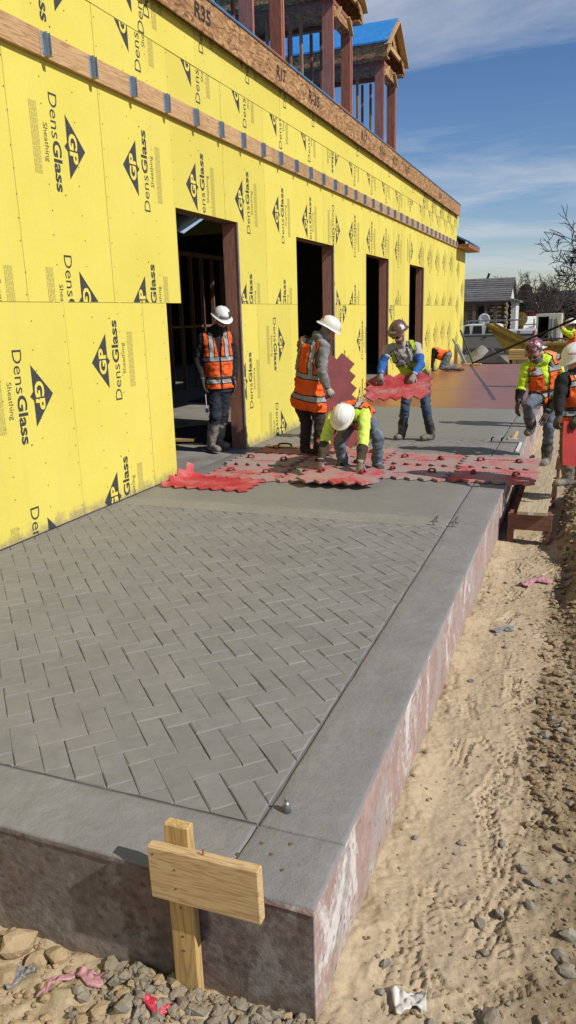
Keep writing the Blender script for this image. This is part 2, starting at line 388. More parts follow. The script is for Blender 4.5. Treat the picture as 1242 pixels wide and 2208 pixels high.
def mk_dirt():
    k = NM('dirt'); w = k.co('World'); X = k.xyz(w)
    a = k.noise(1.3, 7, 0.65, w); b = k.noise(9, 7, 0.7, w); c = k.noise(70, 5, 0.7, w); d = k.noise(300, 2, 0.6, w)
    col = k.ramp(a, [(0.3, (0.385, 0.295, 0.180)), (0.7, (0.50, 0.400, 0.260))])
    col = k.mix(0.35, col, k.ramp(b, [(0.3, (0.27, 0.190, 0.105)), (0.7, (0.54, 0.43, 0.28))]))
    col = k.mix(0.30, col, k.ramp(c, [(0.32, (0.20, 0.145, 0.085)), (0.68, (0.60, 0.49, 0.33))]))
    col = k.mix(0.20, col, k.ramp(d, [(0.35, (0.16, 0.11, 0.06)), (0.65, (0.62, 0.50, 0.33))]))
    # damp, darker soil and tracked grey fines away from the slab
    m = k.noise(1.9, 6, 0.62, k.map(loc=(2, 9, 0), co=w))
    e = k.step(k.math('ADD', X[0], k.math('MULTIPLY', m, 0.9)), 4.72, 5.0)
    col = k.mix(k.math('MULTIPLY', e, 0.75), col, k.ramp(b, [(0.35, (0.105, 0.080, 0.050)), (0.65, (0.27, 0.20, 0.115))]))
    far = k.step(X[1], 30, 60)
    col = k.mix(far, col, k.ramp(a, [(0.35, (0.17, 0.15, 0.12)), (0.65, (0.25, 0.215, 0.16))]))
    k.bump(k.math('ADD', b, k.math('MULTIPLY', c, 0.5)), 0.55, 0.012)
    return k.done(col, 0.95, spec=0.15)
M['dirt'] = mk_dirt()
def mk_rock(name, lo, hi):
    k = NM(name); v = k.co('World'); n = k.noise(18, 6, 0.65, v); r = k.objrand()
    dust = k.xyz(k.n('ShaderNodeNewGeometry').outputs['Normal'])[2]; col = k.ramp(n, [(0.3, lo), (0.7, hi)]); col = k.mix(k.math('MULTIPLY', k.step(k.math('ADD', dust, k.math('MULTIPLY', k.noise(40, 4, 0.6, v), 0.8)), 0.9, 1.5), 0.5), col, (0.40, 0.31, 0.19)); k.bump(k.noise(45, 6, 0.7, v), 0.7, 0.012); return k.done(col, 0.95, spec=0.15)
M['rock_grey'] = mk_rock('grey_stone', (0.13, 0.118, 0.098), (0.30, 0.272, 0.225))
M['rock_tan'] = mk_rock('tan_stone', (0.30, 0.21, 0.115), (0.46, 0.34, 0.20))
M['clod'] = mk_rock('soil_clod', (0.105, 0.068, 0.036), (0.28, 0.19, 0.10))

def mk_mat(name='stamp_rubber', bias=0.0):
    k = NM(name); w = k.co('World'); r = k.objrand()
    a = k.noise(3.2, 6, 0.65, w); b = k.noise(24, 6, 0.7, w)
    f = k.math('ADD', k.math('MULTIPLY_ADD', a, 1.1, k.math('MULTIPLY', b, 0.5)), k.math('MULTIPLY_ADD', r, 0.16, -0.30+bias))
    col = k.ramp(f, [(0.30, (0.38, 0.024, 0.028)), (0.45, (0.45, 0.085, 0.082)), (0.57, (0.38, 0.195, 0.178)), (0.70, (0.31, 0.245, 0.222))])
    k.bump(b, 0.25, 0.006); return k.done(col, 0.7)
M['mat'] = mk_mat()
M['mat_red'] = mk_mat('clean_red_rubber', -0.17)
M['mat_deep'] = var_mat('deep_red_rubber', (0.40, 0.030, 0.022), 0.65, 4, 0.3, 0.3, 14, 0.01)
M['mat_dark'] = var_mat('maroon_rubber', (0.20, 0.035, 0.035), 0.6, 4, 0.4, 0.15, 30)
M['handle'] = var_mat('mat_handle', (0.24, 0.022, 0.028), 0.55, 12, 0.4, 0.15, 30)
M['steel'] = var_mat('steel', (0.30, 0.30, 0.30), 0.4, 20, 0.3, 0.1, metal=0.8)
M['black'] = var_mat('black_plastic', (0.02, 0.02, 0.022), 0.85, 8, 0.4, 0.1, spec=0.1)
M['tar'] = var_mat('black_sheet', (0.035, 0.037, 0.042), 0.55, 3, 0.4, 0.3, 9, 0.02)
M['paper'] = var_mat('paper', (0.58, 0.55, 0.48), 0.8, 18, 0.12, 0.2, 20)
M['pink'] = var_mat('pink_foam', (0.46, 0.235, 0.245), 0.6, 16, 0.3, 0.4, 30)
M['redplast'] = var_mat('red_film', (0.55, 0.04, 0.07), 0.4, 16, 0.3, 0.3, 20)
def mk_clear():
    k = NM('clear_film'); k.b.inputs['Transmission Weight'].default_value = 0.75; k.b.inputs['IOR'].default_value = 1.2
    k.bump(k.noise(14, 4, 0.6), 0.5, 0.02); return k.done((0.8, 0.8, 0.8), 0.2)
M['clear'] = mk_clear()
M['yellow_machine'] = var_mat('machine_paint', (0.20, 0.130, 0.016), 0.55, 5, 0.35, 0.1, 30)
M['white_paint'] = var_mat('white_paint', (0.62, 0.62, 0.60), 0.45, 4, 0.10, 0.05)
M['silver'] = var_mat('silver_paint', (0.26, 0.26, 0.26), 0.35, 4, 0.08, 0.0, metal=0.3)
M['cream'] = var_mat('cream_paint', (0.52, 0.49, 0.38), 0.6, 4, 0.15, 0.05)
M['glass'] = var_mat('dark_glass', (0.02, 0.03, 0.035), 0.08, 2, 0.2, 0.0)
M['tyre'] = var_mat('tyre', (0.02, 0.02, 0.02), 0.85, 10, 0.3, 0.1)
M['lamp_red'] = var_mat('tail_lamp', (0.4, 0.02, 0.02), 0.3, 10, 0.2, 0)
M['shingle'] = var_mat('roof_shingle', (0.115, 0.112, 0.105), 0.9, 2.5, 0.35, 0.4, 9, 0.03, per_obj=0.2)
M['log'] = mk_wood('log_wall', (0.23, 0.165, 0.10), (0.11, 0.075, 0.045), 'X', per=0.25)
M['chink'] = var_mat('chinking', (0.50, 0.46, 0.38), 0.9, 5, 0.2, 0.1)
M['bark'] = var_mat('bark', (0.060, 0.047, 0.036), 0.95, 4, 0.35, 0.5, 20, 0.02)
M['fence_wood'] = mk_wood('fence_wood', (0.16, 0.125, 0.09), (0.08, 0.06, 0.045), 'X', per=0.25)
def mk_leaf(name, c):
    k = NM(name); v = k.co('Object'); col = k.ramp(k.noise(1.4, 4, 0.6, v), [(0.3, tuple(x*0.6 for x in c)), (0.7, tuple(x*1.4 for x in c))])
    return k.done(col, 0.8, spec=0.2)
M['evergreen'] = mk_leaf('evergreen_leaf', (0.022, 0.030, 0.014))
M['dryleaf'] = mk_leaf('dry_leaf', (0.050, 0.036, 0.024))
M['hill'] = var_mat('far_wood', (0.055, 0.058, 0.055), 0.95, 0.05, 0.4, 0)
M['weed'] = mk_leaf('weed_leaf', (0.06, 0.11, 0.02))
# ================================================================== the building
WALL_END = 28.55
SEAM1, SEAM2, WALL_TOP = 2.02, 4.69, 5.09
DOORS = [(8.086, 9.79), (12.04, 14.065), (16.33, 18.38), (20.72, 22.70)]     # openings in the upper sheets
DOOR_TOP = 3.08
LOW_OPEN = [(7.735, 9.79), (12.045, 14.06), (16.335, 18.375), (20.725, 22.695)]
bld = thing('building', 'long yellow sheathed building under construction with four door openings', 'building', (0, 0, 0))
panels = []     # (object, y0, y1, z0, z1)
def wall_fn(x): return lambda a, b, t: (t, a, b)
def panel(poly, x0=-0.016, x1=0.0, nm='sheathing_panel'):
    mb = MB(); mb.prism(poly, lambda a, b, t: (t, a, b), x0, x1)
    o = mb.build(nm, M['sheath'], bld)
    ys = [p[0] for p in poly]; zs = [p[1] for p in poly]
    panels.append((o, min(ys), max(ys), min(zs), max(zs), x1)); return o
G2 = 0.0022
def cuts(lo, hi, seams):
    e = [lo] + [s for s in seams if lo+0.05 < s < hi-0.05] + [hi]
    return list(zip(e[:-1], e[1:]))
# bottom row
segs = []; y = -3.0
for a, b in LOW_OPEN + [(WALL_END, None)]:
    segs.append((y, a)); y = b
seam_sets = [[-0.8, 0.53, 1.87, 3.2, 4.54, 5.88, 7.22], [10.36, 11.70], [15.40], [19.05], [24.0, 25.35, 26.7, 28.05]]
for (a, b), ss in zip(segs, seam_sets):
    for y0, y1 in cuts(a, b, ss):
        j = random.uniform(0, 0.0035)
        panel([(y0+G2, -0.6), (y1-G2, -0.6), (y1-G2, SEAM1-G2), (y0+G2, SEAM1-G2)], -0.016, j)
# second row, notched round the door heads
row2 = [-2.67+1.345*i for i in range(0, 6)]
row2 = [-2.65, -1.3, 0.04, 1.39, 2.73, 4.06, 5.405, 6.705, 8.055, 9.405, 10.765, 12.11, 13.455, 14.80, 16.14, 17.48, 18.82, 20.16, 21.50, 22.84, 24.19, 25.53, 26.87, 28.2]
e2 = row2 + [WALL_END]
for y0, y1 in zip(e2[:-1], e2[1:]):
    a, b = y0+G2, y1-G2; zb, zt = SEAM1+G2, SEAM2-G2; pts = [(a, zb)]
    for d0, d1 in DOORS:
        p, q = max(a, d0), min(b, d1)
        if q - p > 0.02: 
            if p <= a+1e-6: pts = [(a, DOOR_TOP)]
            else: pts += [(p, zb), (p, DOOR_TOP)]
            if q >= b-1e-6: pts += [(b, DOOR_TOP)]
            else: pts += [(q, DOOR_TOP), (q, zb)]
    if pts[-1][0] < b-1e-6: pts.append((b, zb))
    pts += [(b, zt), (a, zt)]
    panel(pts, -0.016, random.uniform(0, 0.004))
# top strip, lying over the row below
for y0, y1 in cuts(-3.0, WALL_END+0.28, [-2.0+2.69*i for i in range(0, 12)]):
    panel([(y0+G2, SEAM2+0.002), (y1-G2, SEAM2+0.002), (y1-G2, WALL_TOP), (y0+G2, WALL_TOP)], -0.016, 0.007+random.uniform(0, 0.002))

# ---- printed logos -------------------------------------------------
def text_mesh(body, size=1.0, off=0.0, width=None, height=None):
    cu = bpy.data.curves.new('txt', 'FONT'); cu.body = body; cu.size = size; cu.offset = off; cu.resolution_u = 3
    ob = bpy.data.objects.new('txt', cu); COL.objects.link(ob)
    bpy.context.view_layer.update()
    dg = bpy.context.evaluated_depsgraph_get(); me = bpy.data.meshes.new_from_object(ob.evaluated_get(dg))
    V = np.array([v.co[:2] for v in me.vertices]); Fc = [tuple(p.vertices) for p in me.polygons]
    bpy.data.objects.remove(ob); bpy.data.curves.remove(cu); bpy.data.meshes.remove(me)
    mn = V.min(0); mx = V.max(0)
    V = V - mn
    if width: V[:, 0] *= width/(mx-mn)[0]
    if height: V[:, 1] *= height/(mx-mn)[1]
    return V, Fc
def add_text(mb, V, Fc, u0, v0, x, rot=0):
    mb.add([(x, u0+a, v0+b) for a, b in V], Fc)
# logo frame: u to the text's right along reading, v up from the triangle's apex side; built flat then turned
def logo_2d():
    """list of (verts2d, faces, material, lift); u = reading direction (centre 0), v: apex at +0.26, text below 0"""
    L = []
    tri = [(-0.272, 0.0), (-0.04, 0.0), (0.0, -0.045), (0.04, 0.0), (0.272, 0.0), (0.0, 0.265)]
    L.append((np.array(tri), [(0, 1, 2, 3, 4, 5)], 0, 0.0012))
    V, Fc = text_mesh('GP', off=0.035, width=0.255, height=0.125); L.append((V+np.array([-0.125, 0.022]), Fc, 1, 0.0024))
    V, Fc = text_mesh('Dens', off=0.0, width=0.365, height=0.115); L.append((V+np.array([-0.405, -0.212]), Fc, 0, 0.0012))
    V, Fc = text_mesh('Glass', off=0.028, width=0.425, height=0.122); L.append((V+np.array([-0.025, -0.214]), Fc, 0, 0.0012))
    V, Fc = text_mesh('Sheathing', off=0.0, width=0.315, height=0.075); L.append((V+np.array([-0.145, -0.335]), Fc, 0, 0.0012))
    rows = []; fs = []; rr = random.Random(3)
    for r in range(5):
        u = -0.29
        while u < 0.27:
            w = rr.uniform(0.02, 0.06); o = len(rows); v = -0.385-0.021*r
            w2 = min(0.28, u+w)
            rows += [(u, v-0.0125), (w2, v-0.0125), (w2, v), (u, v)]; fs.append((o, o+1, o+2, o+3)); u += w+0.007
    L.append((np.array(rows), fs, 2, 0.0012))
    a = np.array([(0.41, -0.085), (0.425, -0.085), (0.425, -0.10), (0.41, -0.10)]); L.append((a, [(3, 2, 1, 0)], 0, 0.0012))
    return L
LOGO = logo_2d()
LOGO_PARTS = {'logo_mark': (0, 1), 'word_print': (2, 3, 4, 6), 'fine_print': (5,)}
INKS = [M['ink'], M['logo_yellow'], M['ink_faint']]
def logo_mesh(reads_up, which):
    mb = MB()
    for k in which:
        V, Fc, mi, lift = LOGO[k]; mb.mi = mi
        if reads_up: pts = [(lift, -v, u) for u, v in V]        # glyph tops towards -y
        else: pts = [(lift, v, -u) for u, v in V]
        mb.add(pts, Fc)
    return mb
LOGO_ME = {up: {nm: logo_mesh(up, w).mesh(nm, INKS) for nm, w in LOGO_PARTS.items()} for up in (True, False)}
def put_print(nm, me, host, loc):
    q = link_mesh(nm, me, host); q.location = loc
    if nm == 'fine_print': kind(q, 'stuff')
    return q
def logo(y, z, up, clip=None):
    """clip: (y0, y1, z0, z1) the sheet it was printed on"""
    host = None
    for o, y0, y1, z0, z1, x1 in panels:
        if clip: cy = min(max(y, clip[0]+0.02), clip[1]-0.02); cz = min(max(z, clip[2]+0.02), clip[3]-0.02)
        else: cy, cz = y, z
        if y0 <= cy <= y1 and z0 <= cz <= z1: host = (o, y0, y1, z0, z1, x1)
    if host is None: return
    o, y0, y1, z0, z1, x1 = host
    if clip: y0, y1, z0, z1 = clip
    ext = (0.27, 0.50) if up else (0.50, 0.27)
    need = (y-ext[0] < y0) or (y+ext[1] > y1) or (z-0.43 < z0) or (z+0.43 > z1)
    for nm, me in LOGO_ME[up].items():
        if need:
            bm = bmesh.new(); bm.from_mesh(me)
            for co, no in (((0, y0+0.003-y, 0), (0, -1, 0)), ((0, y1-0.003-y, 0), (0, 1, 0)), ((0, 0, z0+0.003-z), (0, 0, -1)), ((0, 0, z1-0.003-z), (0, 0, 1))):
                bmesh.ops.bisect_plane(bm, geom=bm.verts[:]+bm.edges[:]+bm.faces[:], plane_co=co, plane_no=no, clear_outer=True)
            if not bm.faces: bm.free(); continue
            me = bpy.data.meshes.new(nm); bm.to_mesh(me); bm.free()
            for m in INKS: me.materials.append(m)
        put_print(nm, me, o, (x1, y, z))
def pan_at(y, z):
    for o, y0, y1, z0, z1, x1 in panels:
        if y0 <= y <= y1 and z0 <= z <= z1: return (y0, y1, z0, z1)
# upper sheets: (y of triangle base, reads up?)
UP2 = [(0.75, False), (2.0, True), (3.4, False), (4.76, True), (6.157, False), (7.316, True), (8.641, True), (9.988, True), (11.301, True), (12.60, True), (14.195, False), (15.308, True), (16.628, True), (17.92, True),
       (19.23, True), (20.864, False), (22.13, True), (23.436, True), (24.70, True), (26.02, True), (27.40, True)]
for i, (y, up) in enumerate(UP2):
    dz = random.Random(i).uniform(-0.06, 0.06) if i > 7 else 0
    for z in (3.37, 2.03, 4.72):
        c = pan_at(y, 3.5)
        # keep the print out of the door openings
        if z < 3.2 and any(d0-0.1 < y < d1+0.05 for d0, d1 in DOORS): continue
        zz = z+dz
        cl = list(c)
        for d0, d1 in DOORS:
            if d0 < y < d1: cl[2] = DOOR_TOP
            elif z < 3.1:
                if d1 <= y and d1 > cl[0]: cl[0] = d1
                if d0 >= y and d0 < cl[1]: cl[1] = d0
        logo(y, zz, up, tuple(cl))
for y, up, zs in [(0.9, True, (1.3, -0.05)), (2.2, False, (1.1, -0.2)), (3.75, True, (1.35, 0.0)), (5.33, False, (1.223, -0.149)), (6.49, True, (1.45, 0.045)), (7.815, True, (0.844,)), (9.86, True, (0.95,)), (11.15, False, (1.415, 0.105)),
                  (14.535, True, (0.739,)), (14.60, False, (1.924,)), (15.85, True, (1.286, 0.058)), (18.72, True, (0.85, 1.9)), (19.75, True, (1.3, 0.05)), (23.3, True, (1.05, 0.0)), (24.65, True, (1.12, 0.02)), (25.95, True, (1.15, 0.05)), (27.3, True, (1.1, 0.02))]:
    for z in zs:
        c = pan_at(min(max(y, -2.9), WALL_END), max(z, 0.2))
        if c: logo(y, z, up, c)
        elif y == 9.86: logo(y, z, up, (9.79, 10.35, -0.6, SEAM1))
for y in (3.6, 4.75, 6.05, 7.55, 8.775, 10.119, 11.5, 12.8, 14.1, 15.5, 16.811, 18.174, 19.454, 20.804):
    c = pan_at(y, 4.9); logo(y, 5.285, True, c)
logo(7.42, 5.10, True, pan_at(7.42, 4.9))
for y in (22.6, 23.9, 25.3, 26.7, 28.1): logo(y, 4.86, True, pan_at(y, 4.9))
# nail heads along the stud lines
nm = MB(); rr = random.Random(5)
for i in range(-6, 64):
    y = 0.02+0.448*i
    if y > WALL_END: break
    z = -0.05
    while z < 4.95:
        z += rr.uniform(0.16, 0.26); yy = y+rr.uniform(-0.012, 0.012)
        if 3.95 < z < 4.25: continue
        if any(d0-0.02 < yy < d1+0.02 and z < DOOR_TOP+0.02 for d0, d1 in LOW_OPEN) or (7.7 < yy < 8.12 and z < 3.1): continue
        r = 0.0062; x = 0.0055 if z < SEAM2 else 0.0095
        nm.add([(x, yy+r*math.cos(t), z+r*math.sin(t)) for t in (0, 1.05, 2.09, 3.14, 4.19, 5.24)], [(0, 1, 2, 3, 4, 5)])
kind(nm.build('nail_heads', M['nail'], bld), 'stuff')

# ---- ledger with hangers ------------------------------------------
for i, (y0, y1) in enumerate([(-3, 1.1), (1.105, 5.845), (5.85, 10.98), (10.985, 16.3), (16.305, 21.6), (21.605, 26.9), (26.905, WALL_END-0.02)]):
    MB().box((0.0105, y0, 4.015), (0.050, y1, 4.219)).build('ledger_board', M['ledger'], bld, bevel=0.003)
hang = MB()
hang.box((0.0505, -0.044, -0.080), (0.053, -0.021, 0.092)); hang.box((0.0505, 0.021, -0.080), (0.053, 0.044, 0.092))
hang.box((0.053, -0.0225, -0.095), (0.098, -0.020, 0.088)); hang.box((0.053, 0.020, -0.095), (0.098, 0.0225, 0.088))
hang.box((0.053, -0.020, -0.095), (0.115, 0.020, -0.0925))
hme = hang.mesh('joist_hanger', M['metal_blue'])
for i in range(-12, 34):
    y = 5.91+0.672*i
    if y < -2.5 or y > WALL_END-0.1: continue
    o = link_mesh('joist_hanger', hme, bld); o.location = (0, y, 4.118); o.rotation_euler = (0, 0, random.uniform(-0.05, 0.05))
# ---- eave fascia ---------------------------------------------------
FX = 0.10
for i in range(-1, 11):
    y0 = -3.0+2.69*(i+1); y1 = min(y0+2.684, WALL_END)
    if y0 >= WALL_END: break
    MB().box((FX-0.018, y0, 5.056), (FX+random.uniform(0, 0.003), y1, 5.43)).build('fascia_board', M['osb'], bld, bevel=0.002)
MB().box((-0.03, -3, 5.091), (FX-0.02, WALL_END, 5.115)).build('soffit_strip', M['drip'], bld)
MB().box((-0.06, -3, 5.432), (FX+0.012, WALL_END, 5.452)).build('edge_strip', M['drip'], bld)
for t, px, py, w in (('R35', 437, 42, 0.40), ('R17', 606, 152, 0.36), ('R-35', 677, 203, 0.52), ('R17', 785, 291, 0.4), ('R14', 824, 329, 0.4), ('R17', 852, 345, 0.4), ('R17', 878, 362, 0.4), ('R14', 950, 415, 0.4)):
    d = ray(px, py); p = CAM + d*((FX-CAM.x)/d.x)
    V, Fc = text_mesh(t, off=0.016, width=w, height=0.17); mb = MB()
    mb.add([(FX+0.006, p.y-w/2+a+0.12*(b-0.085), 5.245-0.085+b) for a, b in V], Fc)
    mb.build('marker_writing', M['marker'], bld)
# ---- door frames ---------------------------------------------------
JD = 0.22
for k, (d0, d1) in enumerate(DOORS):
    l0 = LOW_OPEN[k][0]
    # header pair, jamb studs, sill edge
    MB().box((-0.018-JD, d0-0.25, DOOR_TOP+0.002), (-0.018, d1+0.2, DOOR_TOP+0.04)).build('header', M['stud_dark'], bld)
    MB().box((-0.018-JD, d0-0.25, DOOR_TOP+0.042), (-0.02, d1+0.2, DOOR_TOP+0.34)).build('header', M['stud_dark'], bld)
    for s in (0, 1):
        yy = d1+0.002+0.043*s if True else 0
        MB().box((-0.018-JD, yy, -0.05), (-0.017, yy+0.041, DOOR_TOP)).build('jamb', M['jamb'], bld, bevel=0.003)
        yl = l0-0.043*(s+1)+0.0
        MB().box((-0.018-JD, yl, -0.05), (-0.017, yl+0.041, DOOR_TOP)).build('jamb', M['jamb'], bld, bevel=0.003)
    mb = MB(); mb.box((-0.0165, d1-0.006, 0.0), (0.006, d1+0.004, DOOR_TOP)); mb.build('sheet_edge', M['caulk'], bld)
# ---- inside: studs, partition, lining, floor ----------------------
for i in range(0, 72):
    y = -2.8+0.448*i
    if y > WALL_END: break
    if any(d0-0.35 < y < d1+0.15 for d0, d1 in DOORS): continue
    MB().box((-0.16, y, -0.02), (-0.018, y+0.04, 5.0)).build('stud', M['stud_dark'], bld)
for i in range(0, 26):                                     # a framed partition seen through the doors
    y = 7.0+0.62*i; x = -5.2
    MB().box((x-0.1, y, 0.02), (x, y+0.045, 3.4)).build('partition_stud', M['stud_dark'], bld)
MB().box((-5.3, 7, 3.4), (-5.2, 23.2, 3.5)).build('partition_plate', M['stud_dark'], bld)
MB().box((-5.3, 7, 1.6), (-5.2, 23.2, 1.66)).build('partition_blocking', M['stud_dark'], bld)
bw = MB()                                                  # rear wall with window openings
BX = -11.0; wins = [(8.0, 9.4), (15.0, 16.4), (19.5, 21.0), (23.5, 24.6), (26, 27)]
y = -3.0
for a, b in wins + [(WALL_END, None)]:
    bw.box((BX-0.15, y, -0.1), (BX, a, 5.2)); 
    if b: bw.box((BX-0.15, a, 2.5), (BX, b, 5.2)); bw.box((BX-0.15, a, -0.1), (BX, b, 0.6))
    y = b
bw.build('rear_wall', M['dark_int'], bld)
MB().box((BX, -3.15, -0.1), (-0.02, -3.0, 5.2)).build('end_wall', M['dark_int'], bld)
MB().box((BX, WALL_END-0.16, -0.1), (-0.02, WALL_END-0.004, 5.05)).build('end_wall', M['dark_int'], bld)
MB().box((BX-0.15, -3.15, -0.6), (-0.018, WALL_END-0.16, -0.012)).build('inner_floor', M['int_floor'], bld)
# bare sheets stacked on the inner floor and offcuts by the door
for a, b, c, d, z in ((-2.2, 9.9, -0.5, 11.9, 0.0), (-3.9, 15.2, -1.9, 17.2, 0.0), (-1.6, 5.6, -0.35, 7.4, 0.0)):
    MB().box((a, b, -0.011), (c, d, 0.012)).build('floor_sheet', M['tar'], bld)
for (x, y, a, l) in ((-2.6, 10.6, 0.5, 1.6), (-2.0, 11.2, 0.9, 1.3), (-1.4, 9.9, 0.2, 0.9)):
    dx, dy = math.cos(a)*l/2, math.sin(a)*l/2
    MB().bar((x-dx, y-dy, 0.04), (x+dx, y+dy, 0.055), 0.14, 0.035).build('offcut', M['lumber_x'], bld)
# roof: two slopes, with wells below the dormers
DORM = [(6.87, 8.07), (10.46, 11.68), (14.05, 15.24), (17.66, 18.88)]
PIT = 0.45
def roof_strip(y0, y1, x0, x1, nm='roof_deck'):
    mb = MB(); f = lambda x: 5.455+(0.08-x)*PIT
    mb.add([(x0, y0, f(x0)), (x1, y0, f(x1)), (x1, y1, f(x1)), (x0, y1, f(x0)), (x0, y0, f(x0)+0.03), (x1, y0, f(x1)+0.03), (x1, y1, f(x1)+0.03), (x0, y1, f(x0)+0.03)],
           [(0, 1, 2, 3), (7, 6, 5, 4), (1, 0, 4, 5), (2, 1, 5, 6), (3, 2, 6, 7), (0, 3, 7, 4)])
    mb.build(nm, M['membrane'], bld)
y = -3.2
for a, b in DORM + [(WALL_END+0.2, None)]:
    roof_strip(y, a, 0.10, -2.3)
    y = b
roof_strip(-3.2, WALL_END+0.2, -2.3, -5.5)
mb = MB(); zr = 5.455+5.58*PIT
mb.add([(-5.5, -3.2, zr), (-11.6, -3.2, 5.1), (-11.6, WALL_END+0.2, 5.1), (-5.5, WALL_END+0.2, zr), (-5.5, -3.2, zr+0.03), (-11.6, -3.2, 5.13), (-11.6, WALL_END+0.2, 5.13), (-5.5, WALL_END+0.2, zr+0.03)],
       [(0, 1, 2, 3), (7, 6, 5, 4), (1, 0, 4, 5), (2, 1, 5, 6), (3, 2, 6, 7), (0, 3, 7, 4)])
mb.build('roof_deck', M['membrane'], bld)
gm = MB(); gm.prism([(-11, 5.05), (-0.02, 5.05), (-0.02, 5.4), (-5.5, zr-0.02), (-11, 5.12)], lambda a, b, t: (a, t, b), WALL_END-0.12, WALL_END-0.02); gm.build('gable_end', M['sheath'], bld)

# ---- dormers -------------------------------------------------------
def make_dormer(label):
    t = thing('roof_dormer', label, 'dormer', (0, 0, 0), group='open framed dormers on the eave')
    W = 0.60
    MB().box((-0.10, -1.75, 0.0), (0.075, 1.75, 0.038)).build('sill_plate', M['stud_red_y'], t, bevel=0.002)
    MB().box((-0.16, -W, 0.039), (0.04, W, 0.077)).build('sill_plate', M['stud_red_y'], t, bevel=0.002)
    for s in (-1, 1):
        for j, (dx, xx) in enumerate(((0, 0.035), (0.046, 0.02))):
            y = s*(W-0.022-dx)
            MB().box((-0.17, y-0.021, 0.078), (xx, y+0.021, 1.50+(0.10 if j == 0 else 0))).build('corner_stud', M['stud_red'], t, bevel=0.002)
        for i, x in enumerate((-0.55, -0.75, -1.2, -1.75, -2.2)):
            MB().box((x-0.045, s*W-0.07*(s > 0)-0.0, 0.05+PIT*(-x)), (x, s*W-0.07*(s > 0)+0.07, 1.56)).build('side_stud', M['stud_red'] if i % 2 else M['stud_dark'], t)
        MB().box((-3.2, s*W-0.07*(s > 0), 1.602), (0.03, s*W-0.07*(s > 0)+0.07, 1.66)).build('top_plate', M['stud_red_y'], t)
        # eave board along the side, soffit under it
        e = 0.86*s
        MB().box((-3.6, min(e, e-0.02*s), 1.67), (0.17, max(e, e-0.02*s), 1.95)).build('eave_board', M['osb'], t)
        MB().box((-3.6, min(e-0.022*s, s*(W+0.005)), 1.665), (0.16, max(e-0.022*s, s*(W+0.005)), 1.69)).build('soffit_board', M['osb'], t)
        # roof slope
        mb = MB(); a = (0.9*s, 1.93); b = (0.0, 2.60)
        for (zz, m) in ((0.0, 0), (0.03, 1)): pass
        x0, x1 = -4.6, 0.20
        P = []
        for x in (x0, x1):
            P += [(x, a[0], a[1]), (x, b[0], b[1]), (x, b[0], b[1]+0.035), (x, a[0], a[1]+0.035)]
        fs = [(0, 1, 2, 3), (7, 6, 5, 4), (0, 4, 5, 1), (1, 5, 6, 2), (2, 6, 7, 3), (3, 7, 4, 0)]
        if s < 0: fs = [tuple(reversed(f)) for f in fs]
        mb.add(P, fs)
        mb.m = [1, 1, 1, 1, 0, 0]
        mb.build('roof_slope', [M['membrane'], M['osb']], t)
        # rake board
        MB().bar((0.185, 0.91*s, 1.875), (0.185, 0.0, 2.555), 0.022, 0.14, (1, 0, 0)).build('rake_board', M['lumber_x'], t)
    # gable triangle with a small vent, header, front soffit box
    g = MB(); fn = lambda a, b, tt: (tt, a, b)
    g.prism([(-0.86, 1.95), (-0.08, 1.95), (-0.08, 2.12), (0, 2.26), (0, 2.56)], fn, 0.06, 0.08)
    g.prism([(0.86, 1.95), (0, 2.56), (0, 2.26), (0.08, 2.12), (0.08, 1.95)], fn, 0.06, 0.08)
    g.build('gable_board', M['osb'], t)
    MB().box((0.085, -0.86, 1.93), (0.13, 0.86, 2.02)).build('collar_board', M['lumber_x'], t)
    MB().box((-0.17, -W+0.09, 1.45), (0.03, W-0.09, 1.60)).build('header', M['osb'], t)
    MB().box((-0.10, -W, 1.601), (0.04, W, 1.664)).build('top_plate', M['stud_red_y'], t)
    for s in (-1, 1):
        mb = MB(); mb.prism([(s*0.86, 1.67), (s*0.86, 1.95), (s*0.47, 1.95)] if s > 0 else [(s*0.86, 1.67), (s*0.47, 1.95), (s*0.86, 1.95)], fn, 0.14, 0.17); mb.build('return_board', M['osb'], t)
        MB().bar((0.05, s*(W-0.1), 1.40), (0.05, s*0.25, 1.63), 0.03, 0.08, (1, 0, 0)).build('brace', M['lumber_x'], t)
    MB().box((-3.0, -W, 1.67), (-0.2, W, 1.685)).build('ceiling_board', M['osb'], t)
    return t
d0 = make_dormer('')
for i, ((a, b), lab) in enumerate(zip(DORM, ('dormer frame left of the nearest one in view', 'red studded dormer frame nearest the top edge of the picture', 'middle red studded dormer frame with its roof cut off at the top', 'farthest dormer frame with blue membrane roof and pointed gable'))):
    o = d0 if i == 0 else copy_tree(d0)
    o.location = (0, (a+b)/2, 5.455); o['label'] = lab
bpy.context.view_layer.update()
# ---- low wing past the far corner ----------------------------------
wing = thing('side_wing', 'low yellow wing with red eave board and blue roof past the corner', 'building', (0, 29, -1))
MB().box((-6, 28.57, -1.2), (-0.03, 31.0, 4.30)).build('wing_wall', M['sheath'], wing)
EZ = 4.02
MB().box((0.40, 28.57, EZ), (0.44, 31.5, EZ+0.16)).build('eave_board', M['stud_red_y'], wing)
MB().box((-0.028, 28.57, EZ+0.005), (0.398, 31.5, EZ+0.03)).build('soffit_board', M['osb'], wing)
for i in range(7): MB().box((-0.028, 28.60+0.47*i, EZ+0.031), (0.398, 28.65+0.47*i, EZ+0.13)).build('rafter_tail', M['stud_red_y'], wing)
mb = MB(); fz = lambda x: EZ+0.17+(0.46-x)*0.5
mb.prism([(0.47, fz(0.47)), (0.47, fz(0.47)+0.03), (-6, fz(-6)+0.03), (-6, fz(-6))], lambda a, b, t: (a, t, b), 28.56, 31.5); mb.build('wing_roof', M['membrane'], wing)
